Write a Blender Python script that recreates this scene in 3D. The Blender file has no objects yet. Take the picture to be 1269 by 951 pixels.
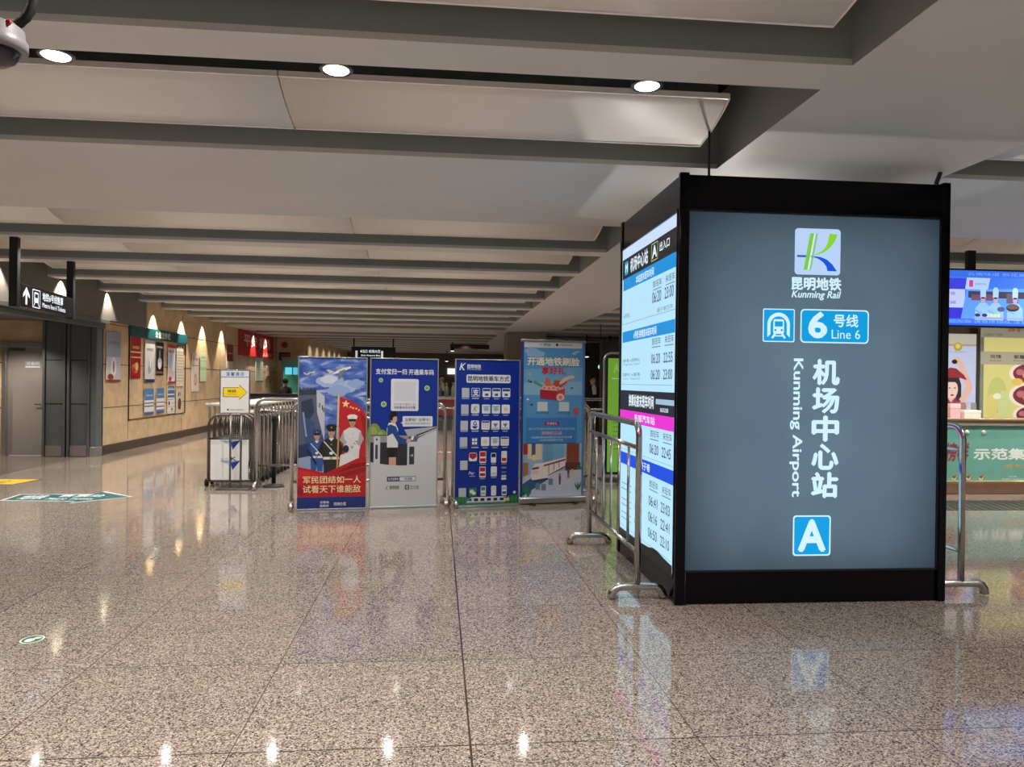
import bpy, bmesh, math, random
from mathutils import Vector, Matrix
from mathutils.geometry import tessellate_polygon
PI = math.pi
random.seed(7)
sc = bpy.context.scene
col = sc.collection

# ------------------------------------------------------------------ camera, world, exposure
cam_d = bpy.data.cameras.new('camera'); cam = bpy.data.objects.new('camera', cam_d); col.objects.link(cam)
cam_d.sensor_fit = 'HORIZONTAL'; cam_d.sensor_width = 36.0; cam_d.lens = 36.0*941.42/1269; cam_d.clip_start = .05; cam_d.clip_end = 200
yaw, pitch, roll = 0.0968963, -0.0026532, -0.0128022
fw = Vector((math.sin(yaw)*math.cos(pitch), math.cos(yaw)*math.cos(pitch), math.sin(pitch)))
r0 = Vector((math.cos(yaw), -math.sin(yaw), 0)); u0 = r0.cross(fw)
rr = r0*math.cos(roll)-u0*math.sin(roll); uu = u0*math.cos(roll)+r0*math.sin(roll)
M = Matrix((rr, uu, -fw)).transposed().to_4x4(); M.translation = (0, 0, 1.56)
cam.matrix_world = M
sc.camera = cam
w = bpy.data.worlds.new('world'); sc.world = w; w.use_nodes = True
w.node_tree.nodes['Background'].inputs[0].default_value = (.95, .93, .9, 1)
w.node_tree.nodes['Background'].inputs[1].default_value = .34
vs = sc.view_settings
vs.view_transform = 'Standard'; vs.look = 'None'; vs.gamma = 1; vs.exposure = 0.0; vs.use_curve_mapping = False
LAMP_W = 124.0          # each ceiling downlight
SCALLOP_W = 230.0        # wall washers along the left wall
KIOSK_TOP_W = 21.0       # lamp inside the open top of the sign kiosk
KIOSK_FRONT_W = 11.0     # lamps behind the grey front sheet
WARM = (1.0, .95, .89)

# ------------------------------------------------------------------ helpers
def lin(c):
    return tuple(((v/255)/12.92 if v/255 <= .04045 else ((v/255+.055)/1.055)**2.4) for v in c)
_mc = {}
def mat(name, c, rough=.5, metal=0., emit=0., noise=0., nscale=8., spec=.5, coat=0., bump=0.):
    key = (name, c, rough, metal, emit, noise)
    if key in _mc: return _mc[key]
    m = bpy.data.materials.new(name); m.use_nodes = True
    nt = m.node_tree; b = nt.nodes['Principled BSDF']
    L = lin(c)
    b.inputs['Base Color'].default_value = (*L, 1); b.inputs['Roughness'].default_value = rough
    b.inputs['Metallic'].default_value = metal; b.inputs['Specular IOR Level'].default_value = spec
    b.inputs['Coat Weight'].default_value = coat
    if noise > 0 or bump > 0:
        tc = nt.nodes.new('ShaderNodeTexCoord'); n = nt.nodes.new('ShaderNodeTexNoise')
        n.inputs['Scale'].default_value = nscale; n.inputs['Detail'].default_value = 4
        nt.links.new(tc.outputs['Object'], n.inputs['Vector'])
        if noise > 0:
            r = nt.nodes.new('ShaderNodeValToRGB')
            r.color_ramp.elements[0].position = .3; r.color_ramp.elements[1].position = .7
            r.color_ramp.elements[0].color = (*[v*(1-noise) for v in L], 1)
            r.color_ramp.elements[1].color = (*[min(1, v*(1+noise)) for v in L], 1)
            nt.links.new(n.outputs['Fac'], r.inputs['Fac']); nt.links.new(r.outputs['Color'], b.inputs['Base Color'])
        if bump > 0:
            bp = nt.nodes.new('ShaderNodeBump'); bp.inputs['Strength'].default_value = bump; bp.inputs['Distance'].default_value = .01
            nt.links.new(n.outputs['Fac'], bp.inputs['Height']); nt.links.new(bp.outputs['Normal'], b.inputs['Normal'])
    if emit > 0:
        b.inputs['Emission Color'].default_value = (*L, 1); b.inputs['Emission Strength'].default_value = emit
        b.inputs['Base Color'].default_value = (*[v*.3 for v in L], 1)
    _mc[key] = m
    return m

class MB:
    """collects shapes into one mesh"""
    def __init__(s): s.bm = bmesh.new(); s.mi = 0
    def face(s, pts):
        vs_ = [s.bm.verts.new(p) for p in pts]
        f = s.bm.faces.new(vs_); f.material_index = s.mi; return f
    def box(s, x0, x1, y0, y1, z0, z1, bev=0.):
        g = bmesh.ops.create_cube(s.bm, size=1)
        for v in g['verts']:
            v.co = Vector((x0+(v.co.x+.5)*(x1-x0), y0+(v.co.y+.5)*(y1-y0), z0+(v.co.z+.5)*(z1-z0)))
        fs = {f for v in g['verts'] for f in v.link_faces}
        for f in fs: f.material_index = s.mi
        if bev > 0:
            es = list({e for v in g['verts'] for e in v.link_edges})
            r = bmesh.ops.bevel(s.bm, geom=es, offset=bev, segments=2, affect='EDGES', profile=.5)
            for f in r['faces']: f.material_index = s.mi; f.smooth = True
        return s
    def tube(s, pts, r, n=10, closed=False, caps=True):
        pts = [Vector(p) for p in pts]; N = len(pts)
        rings = []; prev = None
        for i, p in enumerate(pts):
            if closed: d = (pts[(i+1) % N]-pts[i-1]).normalized()
            elif i == 0: d = (pts[1]-p).normalized()
            elif i == N-1: d = (p-pts[i-1]).normalized()
            else: d = ((pts[i+1]-p).normalized()+(p-pts[i-1]).normalized()).normalized()
            if prev is None:
                a = Vector((0, 0, 1)) if abs(d.z) < .9 else Vector((1, 0, 0))
                u = d.cross(a).normalized()
            else:
                u = (prev-d*prev.dot(d)).normalized()
            prev = u; v = d.cross(u)
            ri = r[i] if isinstance(r, (list, tuple)) else r
            rings.append([s.bm.verts.new(p+(u*math.cos(2*PI*k/n)+v*math.sin(2*PI*k/n))*ri) for k in range(n)])
        M_ = N if closed else N-1
        for i in range(M_):
            A, B = rings[i], rings[(i+1) % N]
            for k in range(n):
                f = s.bm.faces.new((A[k], A[(k+1) % n], B[(k+1) % n], B[k])); f.smooth = True; f.material_index = s.mi
        if caps and not closed:
            for R_ in (rings[0], rings[-1]):
                try: f = s.bm.faces.new(R_); f.material_index = s.mi
                except ValueError: pass
        return s
    def lathe(s, prof, c=(0, 0, 0), n=24, axis='z'):
        rings = []
        for (r, h) in prof:
            ring = []
            for k in range(n):
                a = 2*PI*k/n; x, y = max(r, 1e-4)*math.cos(a), max(r, 1e-4)*math.sin(a)
                p = {'z': (x, y, h), 'y': (x, h, y), 'x': (h, x, y)}[axis]
                ring.append(s.bm.verts.new(Vector(p)+Vector(c)))
            rings.append(ring)
        for A, B in zip(rings, rings[1:]):
            for k in range(n):
                f = s.bm.faces.new((A[k], A[(k+1) % n], B[(k+1) % n], B[k])); f.smooth = True; f.material_index = s.mi
        for R_ in (rings[0], rings[-1]):
            f = s.bm.faces.new(R_); f.material_index = s.mi
        return s
    def prism(s, poly, y0, y1):
        """polygon in x,z extruded along y"""
        A = [s.bm.verts.new((p[0], y0, p[1])) for p in poly]; B = [s.bm.verts.new((p[0], y1, p[1])) for p in poly]
        n = len(poly)
        for k in range(n):
            f = s.bm.faces.new((A[k], A[(k+1) % n], B[(k+1) % n], B[k])); f.material_index = s.mi
        for R_ in (A, B):
            f = s.bm.faces.new(R_); f.material_index = s.mi
        return s
    def build(s, name, mats, parent=None, loc=(0, 0, 0), rot=(0, 0, 0)):
        bmesh.ops.recalc_face_normals(s.bm, faces=s.bm.faces)
        me = bpy.data.meshes.new(name); s.bm.to_mesh(me); s.bm.free()
        for m in (mats if isinstance(mats, (list, tuple)) else [mats]): me.materials.append(m)
        o = bpy.data.objects.new(name, me); col.objects.link(o)
        o.location = loc; o.rotation_euler = rot
        if parent: o.parent = parent
        return o

def tag(o, label=None, cat=None, group=None, kind=None):
    if label: o['label'] = label
    if cat: o['category'] = cat
    if group: o['group'] = group
    if kind: o['kind'] = kind
    return o
def thing(name, label, cat, loc=(0, 0, 0), rz=0., group=None):
    o = bpy.data.objects.new(name, None); col.objects.link(o); o.empty_display_size = .1
    o.location = loc; o.rotation_euler = (0, 0, rz)
    return tag(o, label, cat, group)
def struct(name, mb, mats): return tag(mb.build(name, mats), kind='structure')
def dup(root, loc, rz, label=None, group=None):
    def rec(o, parent):
        c = o.copy(); col.objects.link(c)
        if parent: c.parent = parent
        for ch in list(o.children): rec(ch, c)
        return c
    r = rec(root, None); r.location = loc; r.rotation_euler = (0, 0, rz)
    if label: r['label'] = label
    if group: r['group'] = group
    return r

# text -> mesh, cached
_tc = {}
def text_geo(s, bold=0., shear=0., spacing=1.):
    key = (s, bold, shear, spacing)
    if key in _tc: return _tc[key]
    cu = bpy.data.curves.new('t', 'FONT'); cu.body = s; cu.size = 1; cu.offset = bold; cu.shear = shear
    cu.space_character = spacing; cu.resolution_u = 3
    o = bpy.data.objects.new('t', cu); col.objects.link(o)
    dg = bpy.context.evaluated_depsgraph_get(); dg.update()
    me = bpy.data.meshes.new_from_object(o.evaluated_get(dg))
    V = [(v.co.x, v.co.y) for v in me.vertices]; F = [tuple(p.vertices) for p in me.polygons]
    bpy.data.objects.remove(o); bpy.data.curves.remove(cu); bpy.data.meshes.remove(me)
    _tc[key] = (V, F)
    return _tc[key]

class Art:
    """flat printed matter: coloured layers in the x,z plane, viewed from -y"""
    def __init__(s, emit=0., rough=.45, step=.00012):
        s.V = []; s.F = []; s.MI = []; s.mats = []; s.key = {}; s.emit = emit; s.rough = rough; s.step = step; s.layer = 0
    def m(s, c, emit=None):
        e = s.emit if emit is None else emit
        k = (tuple(c), e)
        if k not in s.key:
            s.key[k] = len(s.mats); s.mats.append(mat('print_ink', tuple(c), s.rough, emit=e))
        return s.key[k]
    def raw(s, V, F, c, emit=None, sub=0.):
        if not sub: s.layer += 1
        y = -s.layer*s.step-sub; b = len(s.V); mi = s.m(c, emit)
        s.V += [(x, y, z) for x, z in V]; s.F += [tuple(i+b for i in f) for f in F]; s.MI += [mi]*len(F)
    def poly(s, pts, c, emit=None):
        tris = tessellate_polygon([[Vector((p[0], p[1], 0)) for p in pts]])
        s.raw(pts, tris, c, emit)
    def rect(s, x0, z0, x1, z1, c, emit=None): s.raw([(x0, z0), (x1, z0), (x1, z1), (x0, z1)], [(0, 1, 2, 3)], c, emit)
    def rrect(s, x0, z0, x1, z1, r, c, emit=None, n=5):
        P = []
        for cx, cz, a0 in ((x1-r, z0+r, -90), (x1-r, z1-r, 0), (x0+r, z1-r, 90), (x0+r, z0+r, 180)):
            for k in range(n+1):
                a = math.radians(a0+90*k/n); P.append((cx+r*math.cos(a), cz+r*math.sin(a)))
        s.raw(P, [tuple(range(len(P)))], c, emit)
    def ell(s, cx, cz, rx, rz, c, emit=None, n=24):
        s.raw([(cx+rx*math.cos(2*PI*k/n), cz+rz*math.sin(2*PI*k/n)) for k in range(n)], [tuple(range(n))], c, emit)
    def star(s, cx, cz, r, c, rot=0):
        s.poly([(cx+(r if k % 2 == 0 else r*.42)*math.sin(PI*k/5+rot), cz+(r if k % 2 == 0 else r*.42)*math.cos(PI*k/5+rot)) for k in range(10)], c)
    def line(s, pts, w_, c, emit=None):
        for (a, b) in zip(pts, pts[1:]):
            d = Vector((b[0]-a[0], b[1]-a[1])); L = d.length
            if L < 1e-6: continue
            n = Vector((-d.y, d.x))/L*w_/2
            s.raw([(a[0]+n.x, a[1]+n.y), (a[0]-n.x, a[1]-n.y), (b[0]-n.x, b[1]-n.y), (b[0]+n.x, b[1]+n.y)], [(0, 1, 2, 3)], c, emit)
            s.layer -= 1
        s.layer += 1
    def text(s, t, x0, z0, x1, z1, c, bold=.012, shear=0., emit=None, rot=0, spacing=1.):
        """fits the text's outline into the box; rot=-90 reads downwards"""
        V, F = text_geo(t, 0., shear, spacing)
        if not V: return
        if rot == -90: V = [(y, -x) for x, y in V]
        a0 = min(v[0] for v in V); a1 = max(v[0] for v in V); b0 = min(v[1] for v in V); b1 = max(v[1] for v in V)
        sx = (x1-x0)/(a1-a0); sz = (z1-z0)/max(b1-b0, 1e-6)
        q_ = bold*1.15
        for i_, (dx, dz) in enumerate(((0, 0), (q_, 0), (-q_, 0), (0, q_), (0, -q_)) if bold > 0 else ((0, 0),)):
            s.raw([(x0+(v[0]-a0+dx)*sx, z0+(v[1]-b0+dz)*sz) for v in V], F, c, emit, sub=i_*.00004)
        s.layer += 1
    def build(s, name, parent=None, loc=(0, 0, 0), rot=(0, 0, 0)):
        me = bpy.data.meshes.new(name); me.from_pydata(s.V, [], s.F)
        for m_ in s.mats: me.materials.append(m_)
        for p, i in zip(me.polygons, s.MI): p.material_index = i
        me.update()
        o = bpy.data.objects.new(name, me); col.objects.link(o); o.location = loc; o.rotation_euler = rot
        if parent: o.parent = parent
        return o

def arc(cx, cz, r, a0, a1, n=6):
    return [(cx+r*math.cos(math.radians(a0+(a1-a0)*k/n)), cz+r*math.sin(math.radians(a0+(a1-a0)*k/n))) for k in range(n+1)]

# ------------------------------------------------------------------ materials of the place
def granite():
    m = bpy.data.materials.new('polished_granite'); m.use_nodes = True; nt = m.node_tree; N = nt.nodes; K = nt.links
    b = N['Principled BSDF']; tc = N.new('ShaderNodeTexCoord')
    v1 = N.new('ShaderNodeTexVoronoi'); v1.inputs['Scale'].default_value = 155; K.new(tc.outputs['Object'], v1.inputs['Vector'])
    sep = N.new('ShaderNodeSeparateColor'); K.new(v1.outputs['Color'], sep.inputs['Color'])
    r = N.new('ShaderNodeValToRGB'); r.color_ramp.interpolation = 'CONSTANT'
    e = r.color_ramp.elements; e[0].position = 0; e[0].color = (*lin((58, 53, 50)), 1); e[1].position = .13; e[1].color = (*lin((112, 103, 96)), 1)
    for p, c in ((.30, (146, 134, 124)), (.55, (174, 159, 146)), (.80, (198, 182, 168))):
        x = e.new(p); x.color = (*lin(c), 1)
    K.new(sep.outputs[0], r.inputs['Fac'])
    n2 = N.new('ShaderNodeTexNoise'); n2.inputs['Scale'].default_value = 60; n2.inputs['Detail'].default_value = 3; K.new(tc.outputs['Object'], n2.inputs['Vector'])
    mx = N.new('ShaderNodeMix'); mx.data_type = 'RGBA'; mx.blend_type = 'MULTIPLY'; mx.inputs[0].default_value = .5
    r2 = N.new('ShaderNodeValToRGB'); r2.color_ramp.elements[0].position = .35; r2.color_ramp.elements[0].color = (.45, .45, .45, 1); r2.color_ramp.elements[1].position = .6
    K.new(n2.outputs['Fac'], r2.inputs['Fac']); K.new(r.outputs['Color'], mx.inputs[6]); K.new(r2.outputs['Color'], mx.inputs[7])
    # one metre slabs: slight tint per slab and thin joints
    sx = N.new('ShaderNodeSeparateXYZ'); K.new(tc.outputs['Object'], sx.inputs[0])
    def mth(op, a, bb=None):
        q = N.new('ShaderNodeMath'); q.operation = op
        for i, val in enumerate((a, bb)):
            if val is None: continue
            if isinstance(val, (int, float)): q.inputs[i].default_value = val
            else: K.new(val, q.inputs[i])
        return q.outputs[0]
    def joint(o, off, wd):
        f = mth('FRACT', mth('ADD', o, 100-off)); d = mth('MINIMUM', f, mth('SUBTRACT', 1.0, f))
        return mth('LESS_THAN', d, wd)
    jx = joint(sx.outputs[0], .157, .0022); jy = joint(sx.outputs[1], .249, .0022)
    wide = mth('LESS_THAN', mth('ABSOLUTE', mth('SUBTRACT', sx.outputs[0], .157)), .0048)
    wide2 = mth('LESS_THAN', mth('ABSOLUTE', mth('SUBTRACT', sx.outputs[1], 3.249)), .0034)
    j = mth('MAXIMUM', mth('MAXIMUM', jx, jy), mth('MAXIMUM', wide, wide2))
    cx = mth('FLOOR', mth('ADD', sx.outputs[0], 100-.157)); cy = mth('FLOOR', mth('ADD', sx.outputs[1], 100-.249))
    cmb = N.new('ShaderNodeCombineXYZ'); K.new(cx, cmb.inputs[0]); K.new(cy, cmb.inputs[1])
    wn = N.new('ShaderNodeTexWhiteNoise'); K.new(cmb.outputs[0], wn.inputs['Vector'])
    tint = mth('ADD', mth('MULTIPLY', wn.outputs['Value'], .10), .93)
    m2 = N.new('ShaderNodeMix'); m2.data_type = 'RGBA'; m2.blend_type = 'MULTIPLY'; m2.inputs[0].default_value = 1
    K.new(mx.outputs[2], m2.inputs[6]); K.new(tint, m2.inputs[7])
    m3 = N.new('ShaderNodeMix'); m3.data_type = 'RGBA'; K.new(j, m3.inputs[0]); K.new(m2.outputs[2], m3.inputs[6]); m3.inputs[7].default_value = (*lin((66, 56, 50)), 1)
    K.new(m3.outputs[2], b.inputs['Base Color'])
    K.new(mth('ADD', mth('MULTIPLY', n2.outputs['Fac'], .03), .055), b.inputs['Roughness'])
    b.inputs['Specular IOR Level'].default_value = .62
    return m
def stone_wall():
    m = bpy.data.materials.new('beige_stone'); m.use_nodes = True; nt = m.node_tree; N = nt.nodes; K = nt.links
    b = N['Principled BSDF']; tc = N.new('ShaderNodeTexCoord')
    n = N.new('ShaderNodeTexNoise'); n.inputs['Scale'].default_value = 3.5; n.inputs['Detail'].default_value = 8; n.inputs['Roughness'].default_value = .65
    K.new(tc.outputs['Object'], n.inputs['Vector'])
    r = N.new('ShaderNodeValToRGB'); e = r.color_ramp.elements
    e[0].position = .3; e[0].color = (*lin((196, 168, 132)), 1); e[1].position = .75; e[1].color = (*lin((228, 202, 166)), 1)
    K.new(n.outputs['Fac'], r.inputs['Fac']); K.new(r.outputs['Color'], b.inputs['Base Color'])
    b.inputs['Roughness'].default_value = .4
    return m
GRAN = granite(); STONE = stone_wall()
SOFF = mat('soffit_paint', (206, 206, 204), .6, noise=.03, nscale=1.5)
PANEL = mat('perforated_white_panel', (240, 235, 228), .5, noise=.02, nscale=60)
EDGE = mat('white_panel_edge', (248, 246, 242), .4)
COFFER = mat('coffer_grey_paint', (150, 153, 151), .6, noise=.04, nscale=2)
VOID = mat('black_void', (6, 6, 6), .9)
STEEL = mat('brushed_stainless', (190, 188, 184), .22, 1., noise=.08, nscale=30)
STEELD = mat('dull_stainless', (122, 119, 114), .35, 1., noise=.1, nscale=30)
ALU = mat('anodised_aluminium', (196, 198, 202), .35, .9)
BLACKG = mat('black_gloss_metal', (5, 5, 8), .16, 0., noise=.2, nscale=3, spec=.2)
BLACKM = mat('black_matte', (16, 16, 17), .6, noise=.2, nscale=20)
RUBBER = mat('black_rubber', (20, 20, 20), .8, noise=.2, nscale=30)
DGREY = mat('dark_grey_cladding', (96, 101, 106), .42, .1, noise=.06, nscale=4)
BULK = mat('bulkhead_grey_paint', (112, 110, 106), .6, noise=.05, nscale=3)
JOINT = mat('dark_joint', (48, 40, 32), .9)
WHITE = mat('white_paint', (232, 232, 230), .4, noise=.02)
GOLD = mat('brass_trim', (214, 186, 136), .3, .8, noise=.06)

# ------------------------------------------------------------------ the hall
H = 3.2; P = 1.9
def XLk(k): return -6.44 if k < 8 else -6.63
def Fk(k): return 3.71+P*k
def Nk(k): return Fk(k)-1.58
XL, XR, XR2, XE = -6.37, 2.09, 3.90, 12.0
YB = 46.0
KS = [k for k in range(-2, 22) if k not in (2, 12)]

fb = MB(); fb.face([(-12, -6, 0), (16, -6, 0), (16, 60, 0), (-12, 60, 0)])
struct('floor', fb, GRAN)

c = MB()      # 0 soffit, 1 coffer faces, 2 void
edges = [-6.0]
for k in KS: edges += [Nk(k), Fk(k)]
edges.append(YB+2)
LIP = .035
for i in range(0, len(edges), 2):
    a, b = edges[i], edges[i+1]
    for x0, x1 in ((-6.63 if a > 16.5 else -6.44, XR), (XR2, XE)):
        c.mi = 0; c.face([(x0, a, H), (x1, a, H), (x1, b, H), (x0, b, H)])
c.mi = 0
c.face([(XR, -6, H), (XR2, -6, H), (XR2, YB+2, H), (XR, YB+2, H)])
c.face([(XE, -6, H), (16, -6, H), (16, YB+2, H), (XE, YB+2, H)])
c.face([(-12, -6, H), (-6.44, -6, H), (-6.44, 15.6, H), (-12, 15.6, H)])
ZT = 3.95
for k in KS:
    n, f = Nk(k), Fk(k)
    for x0, x1 in ((XLk(k), XR), (XR2, XE)):
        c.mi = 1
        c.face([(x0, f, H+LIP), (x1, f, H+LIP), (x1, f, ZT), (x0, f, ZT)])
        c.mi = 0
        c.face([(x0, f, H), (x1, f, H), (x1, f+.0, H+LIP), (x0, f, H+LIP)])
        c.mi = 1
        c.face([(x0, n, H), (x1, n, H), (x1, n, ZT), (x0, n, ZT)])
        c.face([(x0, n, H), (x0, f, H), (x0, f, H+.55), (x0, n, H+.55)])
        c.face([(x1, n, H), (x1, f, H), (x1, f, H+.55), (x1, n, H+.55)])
        c.mi = 2
        c.face([(x0, n, H+.55), (x0, f, H+.55), (x0, f, ZT), (x0, n, ZT)])
        c.face([(x1, n, H+.55), (x1, f, H+.55), (x1, f, ZT), (x1, n, ZT)])
        c.face([(x0, n, ZT), (x1, n, ZT), (x1, f, ZT), (x0, f, ZT)])
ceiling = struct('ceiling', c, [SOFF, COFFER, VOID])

PROF = [(-.74, 3.452), (-.66, 3.418), (-.56, 3.384), (-.44, 3.354), (-.30, 3.330), (-.17, 3.313)]
def panel(k, x0, x1, seams):
    mb = MB(); f = Fk(k)
    xs = [x0]+[s for s in seams if x0 < s < x1]+[x1]
    for a, b in zip(xs, xs[1:]):
        a2, b2 = a+.004, b-.004
        low = [(f+y, z) for y, z in PROF]; up = [(f+y, z+.022) for y, z in PROF]
        mb.mi = 0
        for (p, q) in zip(low, low[1:]):
            mb.face([(a2, p[0], p[1]), (b2, p[0], p[1]), (b2, q[0], q[1]), (a2, q[0], q[1])]).smooth = True
        mb.mi = 1
        for (p, q) in zip(up, up[1:]): mb.face([(a2, p[0], p[1]), (b2, p[0], p[1]), (b2, q[0], q[1]), (a2, q[0], q[1])])
        for (l, u) in ((low[0], up[0]), (low[-1], up[-1])): mb.face([(a2, l[0], l[1]), (b2, l[0], l[1]), (b2, u[0], u[1]), (a2, u[0], u[1])])
        for xx in (a2, b2): mb.face([(xx, *p) for p in low]+[(xx, *p) for p in reversed(up)])
        # pressed white lips along the long edges
        for (yy, zz) in (low[0], low[-1]): mb.box(a2, b2, yy-.008, yy+.008, zz-.006, zz+.03)
        for xx in (a2, b2):
            if xx in (x0+.004, x1-.004): mb.tube([(xx, *p) for p in low], .007, 4)
    bmesh.ops.remove_doubles(mb.bm, verts=mb.bm.verts, dist=1e-5)
    return mb.build('ceiling_panel', [PANEL, EDGE], ceiling)
for k in KS:
    panel(k, XLk(k)+.18, 1.90, [-4.3, -1.02])
    panel(k, XR2+.2, XE-.2, [6.6, 9.2])

# walls
wl = MB(); wl.mi = 0
wl.box(-6.9, -6.62, 15.55, 32.2, 0, 3.95)
wl.mi = 1
for z in (.93, 1.80, 2.62): wl.box(-6.63, -6.617, 15.56, 32.2, z-.006, z+.006)
for y in (17.02, 20.45, 23.9, 27.3, 30.7): wl.box(-6.63, -6.6175, y-.005, y+.005, .2, 3.2)
struct('wall_left', wl, [STONE, JOINT])
wa = MB(); wa.mi = 0
# alcove wall that faces the hall, with a door opening
wa.box(-12, -8.38, 15.57, 15.8, 0, 2.62); wa.box(-8.38, -7.54, 15.57, 15.8, 2.19, 2.62); wa.box(-7.54, -6.62, 15.57, 15.8, 0, 3.6)
wa.mi = 1
for z in (1.80, .93): wa.box(-12, -8.4, 15.562, 15.572, z-.006, z+.006)
struct('wall_alcove', wa, [STONE, JOINT])
wm = MB()
wm.box(-12, -11.8, -6, 15.6, 0, 3.3); struct('wall_west', wm, STONE)
bl = MB(); bl.box(-6.62, -6.575, 15.62, 32.2, 0, .185, .01); struct('baseboard_left', bl, mat('bronze_skirting', (92, 82, 70), .35, .5, noise=.08))
# bulkhead and lintel over the recess
tb = MB(); tb.mi = 0; tb.box(-6.60, -6.43, -6, 17.5, 2.66, 3.9)
tb.mi = 1
tb.box(-12, -6.46, -6, 15.57, 2.62, 2.70); tb.box(-6.48, -6.415, -6, 15.6, 2.585, 2.665, .006); tb.box(-6.6, -6.50, -6, 15.6, 2.50, 2.62)
struct('trim_1', tb, [BULK, DGREY])
# grey metal column cladding
def clad(name, x0, x1, y):
    mb = MB(); mb.mi = 0
    mb.box(x0, x1, y-.0, y+.18, 0, 2.62)
    mb.mi = 1
    for z in (1.86, 1.02): mb.box(x0+.06, x1-.06, y-.004, y+.01, z-.008, z+.008)
    mb.mi = 0
    for xx in (x0, x1-.045): mb.box(xx, xx+.045, y-.03, y+.02, 0, 2.62, .004)
    mb.mi = 1
    for xx in (x0+.05, x1-.056): mb.box(xx, xx+.008, y-.004, y+.01, 0, 2.62)
    o = struct(name, mb, [DGREY, BLACKM])
    kp = MB(); kp.box(x0+.06, x1-.06, y-.012, y-.001, 0.01, .21, .002); kp.build('kick_plate', ALU, o)
    return o
clad('trim_2', -7.55, -7.13, 15.38); clad('trim_3', -7.10, -6.68, 15.38)
t4 = MB(); t4.box(-6.67, -6.56, 15.36, 15.62, 0, 2.64, .008); o = struct('trim_4', t4, DGREY)
t4 = MB(); t4.box(-6.675, -6.555, 15.355, 15.63, 0, .19, .004); t4.build('corner_guard', ALU, o)
# door
d1 = bpy.data.objects.new('door_1', None); col.objects.link(d1); d1.location = (-7.96, 15.6, 0); tag(d1, kind='structure')
mb = MB()
for x in (-.42, .34): mb.box(x, x+.08, -.08, .06, 0, 2.19, .006)
mb.box(-.44, .44, -.09, .06, 2.10, 2.20, .006); mb.build('door_frame', ALU, d1)
mb = MB(); mb.box(-.34, .34, .0, .05, .015, 2.10, .004); mb.build('door_leaf', mat('grey_door_paint', (150, 145, 143), .45, noise=.03), d1)
mb = MB(); mb.box(-.30, -.02, -.05, .0, 2.03, 2.075, .006); mb.box(-.2, -.17, -.09, -.03, 2.06, 2.075); mb.build('door_closer', STEELD, d1)
a = Art(); a.rect(-.03, 1.70, .26, 1.84, (150, 160, 186)); a.rect(-.02, 1.71, .25, 1.74, (225, 228, 235)); a.text('设备间', 0, 1.76, .23, 1.825, (235, 238, 245)); a.build('door_plate', d1, (0, -.003, 0))
mb = MB(); mb.tube([(.27, -.01, 1.0), (.27, -.05, 1.0), (.18, -.05, 1.0)], .01, 8); mb.build('door_handle', STEELD, d1)
# far end of the hall
wb = MB(); wb.mi = 0; wb.box(-9, 16, YB, YB+.3, 0, 3.4)
wb.mi = 1; wb.box(-6.9, -5.5, 32.0, 32.2, 0, 3.4)
struct('wall_back', wb, [mat('far_wall_paint', (98, 88, 76), .7, noise=.08, nscale=1), STONE])
wf = MB(); wf.mi = 0
wf.box(-5.6, -5.4, 32.2, YB, 0, 3.4)
struct('wall_corridor', wf, [STONE])
wr = MB(); wr.box(15.8, 16, -6, 60, 0, 3.4); struct('wall_right', wr, mat('right_wall_paint', (170, 160, 146), .6, noise=.04))
# square column behind
cm = MB(); cm.box(2.25, 3.55, 25, 26.2, 0, H-.002, .02); struct('wall_column', cm, mat('column_paint', (128, 120, 110), .6, noise=.04))

# ------------------------------------------------------------------ lamps in the coffers, wall washers, added alcove lamps
def spot(x, y, z, power, size=139, blend=1.0, color=WARM, aim=None, rad=.035):
    l = bpy.data.lights.new('spot_lamp', 'SPOT'); l.energy = power; l.spot_size = math.radians(size); l.spot_blend = blend
    l.color = color; l.shadow_soft_size = rad
    o = bpy.data.objects.new('spot_lamp', l); col.objects.link(o); o.location = (x, y, z)
    if aim: o.rotation_euler = (Vector(aim)-Vector((x, y, z))).to_track_quat('-Z', 'Y').to_euler()
    return o
def downlight(x, y, z, label):
    t = thing('ceiling_downlight', label, 'lamp', (x, y, z), 0, 'downlights in the black ceiling slot')
    mb = MB(); mb.lathe([(.072, .0), (.086, -.004), (.092, .004), (.086, .02), (.075, .10), (.06, .12)], n=32); mb.build('housing', STEELD, t)
    mb = MB(); mb.lathe([(.002, -.012), (.04, -.011), (.062, -.006), (.071, .001)], n=32); mb.build('lens', mat('lit_lens', (255, 252, 244), .4, emit=14.), t)
LZ = 3.24
for x, lb in ((-2.02, 'left'), (-.573, 'mid'), (1.155, 'right')):
    downlight(x, 4.21, LZ, {'left': 'lit round downlight nearest the white dome camera', 'mid': 'lit round downlight in the black slot, middle of the three',
                            'right': 'lit round downlight nearest the tall sign kiosk'}[lb])
for k in KS:
    y = 4.21+P*(k-1)
    if y < -4: continue
    for x in (-4.9, -3.35, -2.05, -.585, 1.175):
        spot(x, y, LZ-.03, LAMP_W*(1 if y < 22 else .45))
    if k <= 8:
        for x in (5.2, 7.2, 9.2): spot(x, y, LZ-.03, LAMP_W*.9)
for y in (8.1, 9.95, 11.75, 13.66, 15.47):           # washers above the grey bulkhead
    spot(-6.43+.11, y, 3.30, SCALLOP_W*.8, 84, .5, (1, .88, .70), rad=.012)
for y in (18.4, 20.36, 22.1, 24.0, 25.9, 27.8, 29.7):  # washers above the stone wall
    spot(-6.62+.19, y, 3.30, SCALLOP_W*1.5, 66, .5, (1, .86, .66), rad=.012)
for x in (-7.9, -9.4): spot(x, 14.6, 2.60, 120, 120, .5, (1, .88, .70), rad=.03)  # lamps added to brighten the dark door alcove, no fixtures seen there

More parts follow.
